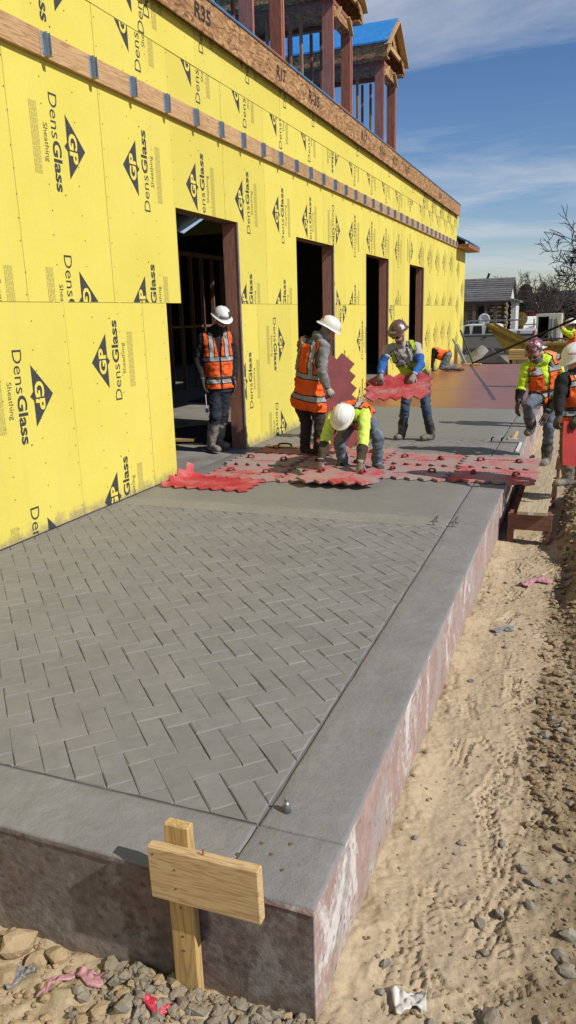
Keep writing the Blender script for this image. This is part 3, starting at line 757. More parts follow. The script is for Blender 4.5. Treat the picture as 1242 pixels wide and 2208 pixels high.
mb = MB(); mb.prism([(-6, 4.301), (-6, fz(-6)-0.01), (-0.04, fz(-0.04)-0.01), (-0.04, 4.301)], lambda a, b, t: (a, t, b), 30.9, 31.0); mb.build('wing_gable', M['sheath'], wing)
for yy, zz in ((29.2, 3.3), (29.2, 2.0), (29.2, 0.7), (30.35, 2.6), (30.35, 1.3)):
    for nm, me in LOGO_ME[True].items(): put_print(nm, me, wing.children[0], (-0.0285, yy-29, zz+1))
# ================================================================== ground
def _hash(ix, iy, s):
    n = (ix*374761393 + iy*668265263 + s*974711) & 0x7fffffff
    n = ((n ^ (n >> 13))*1274126177) & 0x7fffffff
    return ((n ^ (n >> 16)) & 0xffff)/65535.0
def vnoise(x, y, s=0):
    ix = np.floor(x).astype(np.int64); iy = np.floor(y).astype(np.int64); fx = x-ix; fy = y-iy
    fx = fx*fx*(3-2*fx); fy = fy*fy*(3-2*fy)
    a = _hash(ix, iy, s); b = _hash(ix+1, iy, s); c = _hash(ix, iy+1, s); d = _hash(ix+1, iy+1, s)
    return (a*(1-fx)+b*fx)*(1-fy)+(c*(1-fx)+d*fx)*fy - 0.5
def fbm(x, y, s=0, oct=4, gain=0.5):
    r = 0; a = 1.0
    for i in range(oct): r = r+a*vnoise(x*2**i, y*2**i, s+i*7); a *= gain
    return r
def sstep(a, b, x):
    t = np.clip((x-a)/(b-a), 0, 1); return t*t*(3-2*t)
def bank_h(x, y):
    e = 4.34+0.12*np.sin(y*1.3)+0.05*np.sin(y*3.7+1)
    return (0.02+0.22*sstep(4.2, 6.8, y)*(1-0.7*sstep(12, 16, y)))*sstep(0, 0.32, x-e)
def gz(x, y):
    x = np.asarray(x, float); y = np.asarray(y, float)
    z = -0.5-0.0205*np.clip(y-14, 0, 70)
    z = z+bank_h(x, y)
    z = z+0.05*(sstep(0.0, 1.0, (1.6-y))*0.5)+0.055*sstep(2.7, 3.3, x)*sstep(4.0, 3.8, x)*sstep(1.95, 1.8, y)
    return z
PRINTS = []
def ground_mesh():
    xs = np.concatenate([[-1200, -500, -250, -120, -60, -40, -25, -15, -8, -4, -1, 0.5, 1.5], np.arange(2.0, 3.7, 0.016), np.arange(3.7, 4.76, 0.008), np.arange(4.76, 5.6, 0.03),
                         [5.8, 6.3, 7, 9, 12, 16, 22, 30, 45, 70, 120, 250, 500, 1200]])
    ys = np.concatenate([[-200, -60, -20, -8, -3, -1, 0, 0.6], np.arange(1.0, 6.4, 0.0085), np.arange(6.4, 9, 0.018), np.arange(9, 14, 0.05), [15, 16, 17, 18, 20, 22, 25, 30, 36, 44, 55, 70, 84, 100, 150, 250, 450, 800, 1500]])
    Xg, Yg = np.meshgrid(xs, ys); z = gz(Xg, Yg)
    near = np.exp(-np.maximum(0, np.hypot(Xg-4.2, Yg-4)-8)/6)
    pth = sstep(3.80, 3.95, Xg)*sstep(4.62, 4.30, Xg)*(Yg > 1.7)
    z = z+near*((0.045-0.02*pth)*fbm(Xg*1.7, Yg*1.7, 3, 4)+(0.022-0.015*pth)*fbm(Xg*9, Yg*9, 5, 4, 0.6)+(0.012-0.005*pth)*fbm(Xg*30, Yg*30, 9, 3)+0.0045*fbm(Xg*75, Yg*75, 15, 2))
    bk = sstep(0.02, 0.14, bank_h(Xg, Yg)); z = z+bk*near*(0.10*fbm(Xg*5, Yg*5, 21, 4, 0.6)+0.035*np.abs(fbm(Xg*17, Yg*17, 23, 3)))
    fl = sstep(0.0, 1.0, (1.95-Yg)*3)*near; z = z+fl*0.05*fbm(Xg*6, Yg*6, 31, 4, 0.6)
    # spoil against the foot of the slab
    z = z+near*0.05*np.clip(1-(Xg-3.78)/0.16, 0, 1)*(Xg > 3.7)*(0.5+fbm(Xg*4, Yg*4, 41, 3))
    # boot prints
    rr = random.Random(21)
    spots = []
    for i in range(48):
        y = 2.0+6.2*(rr.random()**1.35); x = 3.93+rr.random()*0.52
        spots.append((x, y, rr.choice([1, -1])*math.pi/2+rr.gauss(0, 0.45), rr.uniform(0.26, 0.31), rr.random()))
    for x, y, h, Ln, sty in spots:
        m = (np.abs(Xg-x) < 0.24) & (np.abs(Yg-y) < 0.24)
        jj = np.where(m.any(0))[0]; ii = np.where(m.any(1))[0]
        if not len(ii) or not len(jj): continue
        sl = np.s_[ii[0]:ii[-1]+1, jj[0]:jj[-1]+1]
        dx = Xg[sl]-x; dy = Yg[sl]-y; u = dx*math.cos(h)+dy*math.sin(h); v = -dx*math.sin(h)+dy*math.cos(h)
        w = 0.052*(1-0.30*np.exp(-((u+0.02)/0.045)**2))
        d = np.maximum(np.abs(u)-Ln/2, np.abs(v)-w)
        inside = sstep(0.006, -0.006, d)
        if sty < 0.65: lug = (np.mod(u/0.036+np.abs(v)/0.08, 1.0) < 0.5) & (np.abs(v) > 0.008)
        else: lug = (np.mod(u/0.034, 1.0) < 0.55) & (np.mod(v/0.036+0.5, 1.0) < 0.62)
        lug = lug & ~((u > -0.055) & (u < -0.035))
        rim = np.exp(-(d/0.014)**2)*(d > -0.004)
        k = 0.40+0.40*((int(x*1000) % 7)/7)
        z[sl] = z[sl]+k*(inside*(-0.017+0.017*lug)+0.009*rim)
    return Xg, Yg, z
XG, YG, ZG = ground_mesh()
def gh(x, y):
    """height of the modelled ground at a point"""
    j = int(np.clip(np.searchsorted(XG[0], x)-1, 0, XG.shape[1]-2)); i = int(np.clip(np.searchsorted(YG[:, 0], y)-1, 0, XG.shape[0]-2))
    tx = (x-XG[0, j])/(XG[0, j+1]-XG[0, j]); ty = (y-YG[i, 0])/(YG[i+1, 0]-YG[i, 0])
    return float((ZG[i, j]*(1-tx)+ZG[i, j+1]*tx)*(1-ty)+(ZG[i+1, j]*(1-tx)+ZG[i+1, j+1]*tx)*ty)
def make_ground():
    ny, nx = XG.shape; V = np.stack([XG, YG, ZG], -1).reshape(-1, 3)
    i = np.arange(ny*nx).reshape(ny, nx)
    Fq = np.stack([i[:-1, :-1], i[:-1, 1:], i[1:, 1:], i[1:, :-1]], -1).reshape(-1, 4)
    me = bpy.data.meshes.new('ground'); me.vertices.add(len(V)); me.vertices.foreach_set('co', V.ravel())
    me.loops.add(len(Fq)*4); me.loops.foreach_set('vertex_index', Fq.ravel().astype(np.int32))
    me.polygons.add(len(Fq)); me.polygons.foreach_set('loop_start', np.arange(0, len(Fq)*4, 4)); me.polygons.foreach_set('loop_total', np.full(len(Fq), 4))
    me.update(calc_edges=True); me.polygons.foreach_set('use_smooth', np.ones(len(Fq), bool)); me.materials.append(M['dirt'])
    o = bpy.data.objects.new('ground', me); COL.objects.link(o); kind(o, 'structure'); o['_o'] = (0., 0., 0.)
make_ground()

# ================================================================== patio slab
SW, SY0, SY1 = 3.78, 1.872, 27.4
JX = 3.443
slab = MB().box((0.012, SY0+0.010, -0.62), (SW-0.004, SY1, -0.022)).build('patio_slab', [M['side']])
kind(slab, 'structure')
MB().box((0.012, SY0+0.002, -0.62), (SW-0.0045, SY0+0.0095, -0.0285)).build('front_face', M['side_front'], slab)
cover = MB().box((0.014, SY0+0.008, -0.0218), (SW-0.008, SY1-0.004, -0.0100)).build('joint_bed', M['bed'], slab)
def slab_piece(nm, x0, x1, y0, y1, m, zt=0.0, zb=-0.0098, bev=0.006, wavy=0.0, seg=2):
    mb = MB(); mb.box((x0, y0, zb), (x1, y1, zt)); o = mb.build(nm, M[m], slab, bevel=bev, seg=seg); return o
def rough_block(nm, x0, x1, y0, y1, zt, zb, m, res=0.05, amp=0.004, seed=0, edge=0.012, side=None):
    """cast piece with an uneven top and a worn, rounded arris"""
    nx = max(2, int((x1-x0)/res)); ny = max(2, int((y1-y0)/res))
    ux = np.concatenate([[0, edge*0.35, edge], np.linspace(edge, x1-x0-edge, nx)[1:-1], [x1-x0-edge, x1-x0-edge*0.35, x1-x0]])
    uy = np.concatenate([[0, edge*0.35, edge], np.linspace(edge, y1-y0-edge, ny)[1:-1], [y1-y0-edge, y1-y0-edge*0.35, y1-y0]])
    Xg, Yg = np.meshgrid(x0+ux, y0+uy)
    d = np.minimum(np.minimum(Xg-x0, x1-Xg), np.minimum(Yg-y0, y1-Yg))
    z = zt+amp*fbm(Xg*7, Yg*7, seed, 4, 0.55)-np.where(d < edge, edge*(1-np.sqrt(np.clip(1-(1-d/edge)**2, 0, 1)))*0.8, 0)
    ex = 0.004*fbm(Xg*9, Yg*9, seed+50, 3)
    Xg = Xg+np.where((Xg-x0 < edge*0.5) | (x1-Xg < edge*0.5), ex, 0); Yg = Yg+np.where((Yg-y0 < edge*0.5) | (y1-Yg < edge*0.5), ex, 0)
    h, w = Xg.shape; V = [(float(a), float(b), float(c)) for a, b, c in zip(Xg.ravel(), Yg.ravel(), z.ravel())]
    Fc = [(i*w+j, i*w+j+1, (i+1)*w+j+1, (i+1)*w+j) for i in range(h-1) for j in range(w-1)]
    ring = [j for j in range(w)]+[i*w+w-1 for i in range(1, h)]+[(h-1)*w+j for j in range(w-2, -1, -1)]+[i*w for i in range(h-2, 0, -1)]
    o0 = len(V); V += [(V[k][0], V[k][1], zb) for k in ring]; n = len(ring)
    sf = [(ring[k], o0+k, o0+(k+1) % n, ring[(k+1) % n]) for k in range(n)]
    mb = MB(); mb.v = V; mb.f = Fc+sf; mb.m = [0]*len(Fc)+[1]*len(sf)
    ob = mb.build(nm, [M[m], M[side or m]], slab, smooth=True); return ob
# front border and right border, each cast in lengths
GAP = 0.007
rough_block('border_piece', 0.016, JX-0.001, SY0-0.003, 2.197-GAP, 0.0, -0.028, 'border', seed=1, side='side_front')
rough_block('border_piece', JX+0.001, SW+0.004, SY0-0.003, 2.197-0.004, 0.001, -0.028, 'border', seed=2, side='side')
yb = [2.197, 5.52, 6.55, 8.12, 9.6, 11.25, 13.1, 14.9]
for i, (a, b) in enumerate(zip(yb[:-1], yb[1:])):
    rough_block('border_piece', JX+GAP, SW+0.004, a+0.0012, b-0.0012, random.uniform(-0.001, 0.001), -0.028, 'border', seed=10+i, side='side')
rough_block('pale_band', 0.016, JX-0.002, 6.379+0.004, 6.698-0.003, 0.001, -0.0098, 'band', amp=0.006, seed=33, edge=0.006)
rough_block('fresh_panel', 0.016, JX-GAP, 6.70, 9.58, -0.001, -0.0098, 'fresh', res=0.15, amp=0.004, seed=34, edge=0.005)
rough_block('fresh_panel', 0.016, JX-GAP, 11.26, 14.89, -0.001, -0.0098, 'fresh', res=0.2, amp=0.004, seed=35, edge=0.005)
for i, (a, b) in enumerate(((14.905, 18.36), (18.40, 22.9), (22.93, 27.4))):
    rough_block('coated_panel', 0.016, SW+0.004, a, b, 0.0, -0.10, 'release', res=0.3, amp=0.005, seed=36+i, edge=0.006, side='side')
MB().box((0.016, 18.362, -0.018), (SW, 18.398, 0.002)).build('joint_strip', M['band'], slab)

# ---- stamped bricks ------------------------------------------------
A_ = 0.1112; S2 = math.sqrt(0.5)
U0 = (2.844-2.442)*S2; V0 = (2.844+2.442)*S2-A_
def uv2xy(u, v): return ((u+v)*S2, (v-u)*S2)
def clip_poly(P, x0, x1, y0, y1):
    for ax, lim, sg in ((0, x0, 1), (0, x1, -1), (1, y0, 1), (1, y1, -1)):
        Q = []
        for i in range(len(P)):
            a, b = P[i], P[(i+1) % len(P)]; da = (a[ax]-lim)*sg; db = (b[ax]-lim)*sg
            if da >= 0: Q.append(a)
            if (da >= 0) != (db >= 0):
                t = da/(da-db); Q.append((a[0]+(b[0]-a[0])*t, a[1]+(b[1]-a[1])*t))
        P = Q
        if len(P) < 3: return None
    return P
def area(P): return 0.5*sum(P[i][0]*P[(i+1) % len(P)][1]-P[(i+1) % len(P)][0]*P[i][1] for i in range(len(P)))
def herring(x0, x1, y0, y1):
    out = []
    us = [(x-y)*S2 for x in (x0, x1) for y in (y0, y1)]; vs = [(x+y)*S2 for x in (x0, x1) for y in (y0, y1)]
    p0, p1 = int((min(us)-U0)/A_)-3, int((max(us)-U0)/A_)+3; q0, q1 = int((min(vs)-V0)/A_)-3, int((max(vs)-V0)/A_)+3
    rr = random.Random(77)
    for p in range(p0, p1):
        for q in range(q0, q1):
            c = (p-q) % 4
            gu = lambda: rr.choice([0.0004, 0.0006, 0.0010, 0.0022]); gv = lambda: rr.choice([0.0004, 0.0006, 0.0009, 0.0014])
            if c == 0: r = (p, p+2, q, q+1)
            elif c == 3: r = (p, p+1, q, q+2)
            else: continue
            ua, ub, va, vb = U0+r[0]*A_, U0+r[1]*A_, V0+r[2]*A_, V0+r[3]*A_
            ua += gv(); ub -= gv(); va += gu(); vb -= gu()
            P = [uv2xy(ua, va), uv2xy(ub, va), uv2xy(ub, vb), uv2xy(ua, vb)]
            if area(P) < 0: P.reverse()
            P = clip_poly(P, x0, x1, y0, y1)
            if P and abs(area(P)) > 0.0006: out.append(P)
    return out
def brick_geo(mb, P, rr, zt=0.0):
    # drop near-duplicate corners
    Q = []
    for a in P:
        if not Q or math.hypot(a[0]-Q[-1][0], a[1]-Q[-1][1]) > 0.004: Q.append(a)
    if math.hypot(Q[0][0]-Q[-1][0], Q[0][1]-Q[-1][1]) < 0.004: Q.pop()
    if len(Q) < 3: return False
    n = len(Q); cx = sum(a[0] for a in Q)/n; cy = sum(a[1] for a in Q)/n
    tx, ty = rr.gauss(0, 0.006), rr.gauss(0, 0.006); dz = rr.gauss(0, 0.0007)
    sub = []
    for i in range(n):
        a, b = Q[i], Q[(i+1) % n]; L = math.hypot(b[0]-a[0], b[1]-a[1]); k = 1 if L < 0.09 else (2 if L < 0.16 else 3)
        for j in range(k): sub.append((a[0]+(b[0]-a[0])*j/k, a[1]+(b[1]-a[1])*j/k, j == 0))
    rings = []
    for lev, (ins, z) in enumerate(((0.0, -0.0102), (0.0, -0.0062), (0.0062, 0.0))):
        ring = []
        for x, y, cor in sub:
            d = math.hypot(x-cx, y-cy); k = ins*(1.5 if cor else 1.0)
            jx, jy = (rr.gauss(0, 0.0013), rr.gauss(0, 0.0013)) if lev == 2 else (0, 0)
            X = x+(cx-x)/d*k+jx; Y = y+(cy-y)/d*k+jy
            if lev == 1: z = -0.0012-0.0046*min(1.0, max(0.0, 0.5+1.2*mnoise.noise(Vector((x*5.5, y*5.5, 1.7)))+0.5*mnoise.noise(Vector((x*19, y*19, 4.2)))))
            zz = z+(zt+dz+tx*(x-cx)+ty*(y-cy)+rr.gauss(0, 0.0005) if lev == 2 else 0)
            ring.append((X, Y, zz))
        rings.append(ring)
    m = len(sub); V = rings[0]+rings[1]+rings[2]+[(cx, cy, zt+dz+0.0004)]
    Fc = []
    for l in range(2):
        for i in range(m): Fc.append((l*m+i, l*m+(i+1) % m, (l+1)*m+(i+1) % m, (l+1)*m+i))
    for i in range(m): Fc.append((2*m+i, 2*m+(i+1) % m, 3*m))
    mb.add(V, Fc); return True
def in_view(p):
    d = Vector(p)-CAM; z = d.dot(CF)
    if z <= 0: return False
    x = IMG_W/2+F_PX*d.dot(CR)/z; y = IMG_H/2-F_PX*d.dot(CU)/z
    return -30 < x < IMG_W+30 and -30 < y < IMG_H+30
def lay_bricks():
    rr = random.Random(8)
    Ps = herring(0.016, JX-GAP*0.8, 2.197+0.004, 6.379-0.003)
    def key(P):
        cx = sum(a[0] for a in P)/len(P); cy = sum(a[1] for a in P)/len(P)
        return (0 if in_view((cx, cy, 0)) else 1000)+math.hypot(cx-CAM.x, cy)-6*math.sqrt(abs(area(P)))
    Ps.sort(key=key); rest = MB(); n = 0
    for P in Ps:
        if n < 300:
            mb = MB()
            if brick_geo(mb, P, rr): mb.build('brick', M['brick'], slab); n += 1
        else: brick_geo(rest, P, rr)
    for P in herring(0.016, JX-GAP, 9.59, 11.245): brick_geo(rest, P, rr)
    kind(rest.build('stamped_bricks', M['brick'], slab), 'stuff')
lay_bricks()
# wooden strip and dirt along the wall foot
MB().box((0.004, 1.9, -0.015), (0.017, 7.7, 0.006)).build('wall_joint_filler', M['tar'], slab)
# ================================================================== stones, clods, litter
def rock_geo(mb, c, r, rr, flat=0.7, lev=1):
    """angular stone: cube corners and face centres pushed about"""
    bm = bmesh.new(); bmesh.ops.create_icosphere(bm, subdivisions=lev, radius=1.0)
    q = Matrix.Rotation(rr.uniform(0, 6.28), 3, 'Z') @ Matrix.Rotation(rr.uniform(-0.5, 0.5), 3, 'X')
    sc = Vector((rr.uniform(0.8, 1.35), rr.uniform(0.65, 1.0), flat*rr.uniform(0.7, 1.15)))
    planes = [(Vector((rr.gauss(0, 1), rr.gauss(0, 1), rr.gauss(0, 1))).normalized(), rr.uniform(0.55, 0.85)) for _ in range(7)]
    V = []
    for v in bm.verts:
        p = v.co.copy()
        for n, d in planes:
            k = p.dot(n)
            if k > d: p -= n*(k-d)
        p *= rr.uniform(0.93, 1.07)
        p = q @ Vector((p.x*sc.x, p.y*sc.y, p.z*sc.z)); V.append(Vector(c)+p*r)
    bm.verts.index_update(); mb.add(V, [tuple(v.index for v in f.verts) for f in bm.faces]); bm.free()
def scatter(nm, m, n, fx, rmin, rmax, lab, cat, seed, sink=0.35, lev=1, powr=3.0):
    rr = random.Random(seed); mb = MB()
    for _ in range(n):
        x, y = fx(rr); r = rmin+(rmax-rmin)*rr.random()**powr
        rock_geo(mb, (x, y, gh(x, y)+r*(0.62-sink)), r, rr, lev=lev)
    o = mb.build(nm, M[m]); kind(o, 'stuff'); tag(o, lab, cat); return o
def near_front(rr): return (rr.uniform(2.3, 3.86), 1.86-abs(rr.gauss(0, 0.22)))
scatter('gravel', 'rock_grey', 620, lambda rr: (rr.uniform(2.95, 3.85), 1.86-abs(rr.gauss(0, 0.15))), 0.008, 0.034, 'grey crushed gravel at the foot of the slab front', 'gravel', 1)
scatter('tan_gravel', 'rock_tan', 420, near_front, 0.007, 0.03, 'sandy tan pebbles in front of the slab', 'gravel', 2)
scatter('path_pebbles', 'rock_grey', 260, lambda rr: (min(5.0, 3.80+abs(rr.gauss(0, 0.45))+(0.45 if rr.random() < 0.5 else 0)), rr.uniform(1.9, 9)), 0.004, 0.026, 'small grey pebbles strewn over the dirt path', 'gravel', 3)
scatter('path_crumbs', 'clod', 4200, lambda rr: (3.80+0.9*math.sqrt(rr.random()), 1.9+rr.random()**1.5*7), 0.002, 0.011, 'loose soil crumbs on the trodden dirt path', 'soil', 4)
scatter('soil_clods', 'clod', 3000, lambda rr: (4.36+abs(rr.gauss(0, 0.35)), 13-10.0*rr.random()**0.8), 0.005, 0.036, 'dark soil clods on the bank at the right edge', 'soil', 5, lev=1)
scatter('bank_stones', 'rock_grey', 110, lambda rr: (4.36+abs(rr.gauss(0, 0.25)), rr.uniform(1.9, 5)), 0.01, 0.042, 'grey stones in the damp soil right of the path', 'gravel', 6)
scatter('bank_sand', 'rock_tan', 500, lambda rr: (4.36+abs(rr.gauss(0, 0.35)), rr.uniform(3.5, 13)), 0.005, 0.025, 'pale broken soil lumps on the right bank', 'soil', 9)
def stone(px, py, r, m, lab, seed, flat=0.75):
    p = onz(px, py, -0.47); rr = random.Random(seed); z = gh(p.x, p.y); mb = MB()
    rock_geo(mb, (p.x, p.y, z+r*0.3), r, rr, flat, lev=2)
    o = mb.build('stone', M[m], bevel=0.0); tag(o, lab, 'stone', 'stones lying around the slab')
for a in ((35, 2035, 0.075, 'rock_tan', 'large sandy stone at the left edge of the picture', 1), (120, 2058, 0.062, 'rock_tan', 'rounded tan stone left of the pink wrapper', 2), (12, 2090, 0.05, 'rock_tan', 'tan stone at the left edge below the largest stone', 3),
          (80, 2060, 0.045, 'rock_tan', 'sharp tan stone between the two largest stones', 14),
          (300, 2098, 0.024, 'rock_grey', 'small blue grey stone right of the pink wrapper', 4), (1015, 1465, 0.020, 'rock_grey', 'small dark stone on the path beside the slab', 5), (1060, 2195, 0.055, 'rock_grey', 'flat grey stone at the bottom edge right of the paper', 6),
          (1170, 2190, 0.03, 'rock_grey', 'grey stone at the bottom right corner', 7), (930, 2192, 0.022, 'rock_grey', 'pale stone just right of the paper', 8), (1035, 1980, 0.030, 'rock_grey', 'dark angular stone on the path above the paper', 9),
          (1225, 2010, 0.04, 'rock_grey', 'grey stone at the right edge among the stone cluster', 10), (1205, 2050, 0.032, 'rock_grey', 'grey stone below the right edge cluster', 11), (1225, 2085, 0.035, 'rock_grey', 'lowest grey stone of the right edge cluster', 12), (1215, 1565, 0.03, 'rock_grey', 'grey stone at the foot of the right bank', 13)): stone(*a)
def crumple(nm, pts, m, lab, cat, w, seed, lift=0.003, amp=0.02, thick=0.0015, n=26, k=14, fr=1.0):
    """crumpled sheet following a centre line on the ground"""
    rr = random.Random(seed); P = [Vector((p.x, p.y, 0)) for p in pts]; mb = MB()
    rows = []
    for i in range(n+1):
        t = i/n*(len(P)-1); a = min(int(t), len(P)-2); c = P[a].lerp(P[a+1], t-a); d = (P[a+1]-P[a]).normalized(); s = Vector((-d.y, d.x, 0))
        row = []
        for j in range(k+1):
            q = c+s*w*(j/k-0.5)*(1+0.22*math.sin(i/n*7+seed)); nz = mnoise.noise(Vector((q.x*24*fr+seed, q.y*24*fr, seed)))+0.5*fr*mnoise.noise(Vector((q.x*60+seed, q.y*60, seed)))
            row.append(Vector((q.x+nz*0.004, q.y, gh(q.x, q.y)+lift+amp*(0.35+0.65*abs(nz))*(1.0 if 0 < j < k else 0.4))))
        rows.append(row)
    V = [v for r in rows for v in r]; Fc = [(i*(k+1)+j, i*(k+1)+j+1, (i+1)*(k+1)+j+1, (i+1)*(k+1)+j) for i in range(n) for j in range(k)]
    mb.add(V, Fc); o = mb.build(nm, M[m], smooth=True); s = o.modifiers.new('thickness', 'SOLIDIFY'); s.thickness = thick
    tag(o, lab, cat); return o
g = lambda px, py: onz(px, py, -0.47)
crumple('pink_wrapper', [g(85, 2150), g(110, 2115), g(160, 2098)], 'pink', 'pink curved wrapper strip on the gravel at lower left', 'litter', 0.038, 3, amp=0.025)
crumple('pink_wrapper', [g(170, 2090), g(205, 2115), g(232, 2100)], 'pink', 'crumpled pink wrapper next to the slab shadow', 'litter', 0.055, 4, amp=0.025)
crumple('red_wrapper', [g(315, 2178), g(345, 2195), g(380, 2190)], 'redplast', 'torn red wrapper at the bottom edge near the stake', 'litter', 0.035, 5, amp=0.03)
crumple('plastic_film', [g(5, 2110), g(40, 2085), g(75, 2075)], 'clear', 'scrap of clear plastic film at the left edge', 'litter', 0.06, 6, amp=0.03)
crumple('paper_scrap', [g(848, 2150), g(885, 2145), g(920, 2150)], 'paper', 'torn white paper scrap on the dirt at the bottom', 'litter', 0.075, 7, amp=0.016, fr=0.55, lift=0.012)
crumple('red_rag', [g(1128, 1262), g(1150, 1248), g(1190, 1252)], 'pink', 'faded red rag lying on the path by the bank', 'litter', 0.075, 8, amp=0.05)
crumple('plastic_film', [g(1062, 1358), g(1085, 1352), g(1110, 1352)], 'clear', 'flat clear plastic scrap in the middle of the path', 'litter', 0.07, 9, amp=0.02)
# ================================================================== stamp mats
def mat_geo(Lx, Ly, fn, th=0.024, mb=None, ang=45.0, sub=1):
    """rubber stamp mat of square bricks laid at 45 degrees: fn maps flat (x, y, height) to the scene"""
    mb = mb or MB(); cells = set(); a = A_/sub
    n = int(max(Lx, Ly)/a)+4
    for p in range(-n, n):
        for q in range(-n, n):
            pc, qc = (p//sub+0.5)*A_, (q//sub+0.5)*A_
            if ang == 45.0: x, y = (pc+qc)*S2, (qc-pc)*S2
            else: x, y = pc, qc
            if abs(x) < Lx/2 and abs(y) < Ly/2: cells.add((p, q))
    idx = {}
    def vid(p, q, k):
        if (p, q, k) not in idx:
            x, y = ((p*a+q*a)*S2, (q*a-p*a)*S2) if ang == 45.0 else (p*a, q*a)
            idx[(p, q, k)] = len(mb.v); mb.v.append(tuple(fn(x, y, th if k else 0.0)))
        return idx[(p, q, k)]
    def face(f): mb.f.append(f); mb.m.append(mb.mi)
    for p, q in cells:
        c = [(p, q), (p+1, q), (p+1, q+1), (p, q+1)]
        face(tuple(vid(*k, 1) for k in c)); face(tuple(vid(*k, 0) for k in reversed(c)))
        for (dp, dq), (i, j) in (((0, -1), (0, 1)), ((1, 0), (1, 2)), ((0, 1), (2, 3)), ((-1, 0), (3, 0))):
            if (p+dp, q+dq) not in cells: face((vid(*c[i], 1), vid(*c[i], 0), vid(*c[j], 0), vid(*c[j], 1)))
    return mb
def handle_mesh():
    mb = MB(); mb.box((-0.060, -0.030, 0), (0.060, 0.030, 0.010))
    mb.tube([(-0.046, 0, 0.008), (-0.045, 0, 0.036), (-0.030, 0, 0.050), (0.030, 0, 0.050), (0.045, 0, 0.036), (0.046, 0, 0.008)], [(0.011, 0.026)]*6, 8, flat=(1, 0, 0))
    return mb.mesh('handle', M['handle'], True)
HME = handle_mesh()
def handle(parent, loc, rot):
    h = link_mesh('handle', HME, parent); h.location = loc; h.rotation_euler = rot; h.scale = (0.86, 0.86, 0.78); return h
PX, PY = 0.943, 0.786
flat_me = mat_geo(PX, PY, lambda x, y, h: (x, y, h)).mesh('rubber_sheet', M['mat'])
def lettering(parent, x, y, z, rot, w=0.36):
    rr = random.Random(int((x+y)*100)+int(abs(parent.location.x)*50)); mb = MB(); u = -w/2
    while u < w/2:
        l = rr.uniform(0.02, 0.05); mb.add([(u, -0.018, 0), (u+l, -0.018, 0), (u+l, 0.018, 0), (u, 0.018, 0)], [(0, 1, 2, 3)]); u += l+0.012
    o = mb.build('worn_lettering', M['mat_dark'], parent, local=True); kind(o, 'stuff'); o.location = (x, y, z); o.rotation_euler = (0, 0, rot)
mats_grp = 'red stamp mats laid across the slab'
lay = [(0.78, 8.09, 'red stamp mat by the wall in the front row'), (1.74, 8.10, 'red stamp mat in the front row left of the bending worker'),
       (0.70, 8.885, 'red stamp mat in the middle row beside the first doorway'), (1.66, 8.875, 'red stamp mat under the feet of the bending worker'),
       (0.74, 9.67, 'red stamp mat in the back row at the door sill'), (1.70, 9.66, 'red stamp mat in the back row under the grey sleeved worker'),
       (2.67, 8.57, 'red stamp mat in the front row right of the bending worker'), (3.62, 8.58, 'red stamp mat overhanging the slab edge in the front row'),
       (2.65, 9.36, 'red stamp mat in the back row below the brown helmet worker'), (3.60, 9.37, 'red stamp mat overhanging the slab edge behind the front one')]
for i, (x, y, lab) in enumerate(lay):
    rr = random.Random(i+3)
    t = thing('stamp_mat', lab, 'stamp mat', (x, y, 0.006+0.002*(i % 3)), rr.gauss(0, 0.02)+(math.pi if i % 2 else 0), mats_grp)
    o = link_mesh('rubber_sheet', flat_me, t)
    for s in (-1, 1): handle(t, (s*0.235+rr.gauss(0, 0.01), rr.gauss(0, 0.02), 0.024), (rr.gauss(0, 0.1), rr.gauss(0, 0.1), rr.choice([0.785, -0.785, 1.4])+rr.gauss(0, 0.35)))
    lettering(t, 0, -0.12, 0.0252, 0)
# the mat being set down: tilted up at the back
mt = thing('stamp_mat', 'red stamp mat being set down by the bending worker in front', 'stamp mat', (2.02, 7.86, 0.035), 0.05, mats_grp)
tl = lambda x, y, h: (x, y*math.cos(0.08)-h*math.sin(0.08), 0.05+y*math.sin(0.08)+h*math.cos(0.08))
mat_geo(0.85, 0.55, tl).build('rubber_sheet', M['mat'], mt, local=True)
PLACED = mt
for s in (-1, 1): handle(mt, tl(s*0.24, 0.06, 0.024), (0.08, 0, 1.35))
# the floppy mat curling up the wall at the left
cu = thing('stamp_mat', 'bright red floppy mat curling up against the yellow wall corner', 'stamp mat', (0.62, 7.45, 0.01), 0.0, mats_grp)
def curl(x, y, h):
    s = -0.30 - x*0.92+y*0.35       # distance past the bend line
    r = 0.16
    if s <= 0: return (x, y, h)
    ang = min(s/r, 1.45); k = s-ang*r
    bx = -(r*math.sin(ang)+k*math.cos(ang)); bz = r*(1-math.cos(ang))+k*math.sin(ang)
    n = Vector((math.sin(ang), 0, math.cos(ang)))
    dirx, diry = 0.934, -0.356
    base = Vector((x, y, 0))+Vector((dirx, diry, 0))*s
    return (base.x+dirx*bx+n.x*h*dirx, base.y+diry*bx+n.x*h*diry, bz+n.z*h)
mat_geo(1.0, 0.62, curl, 0.016, sub=3).build('rubber_sheet', M['mat_red'], cu, local=True, smooth=False)

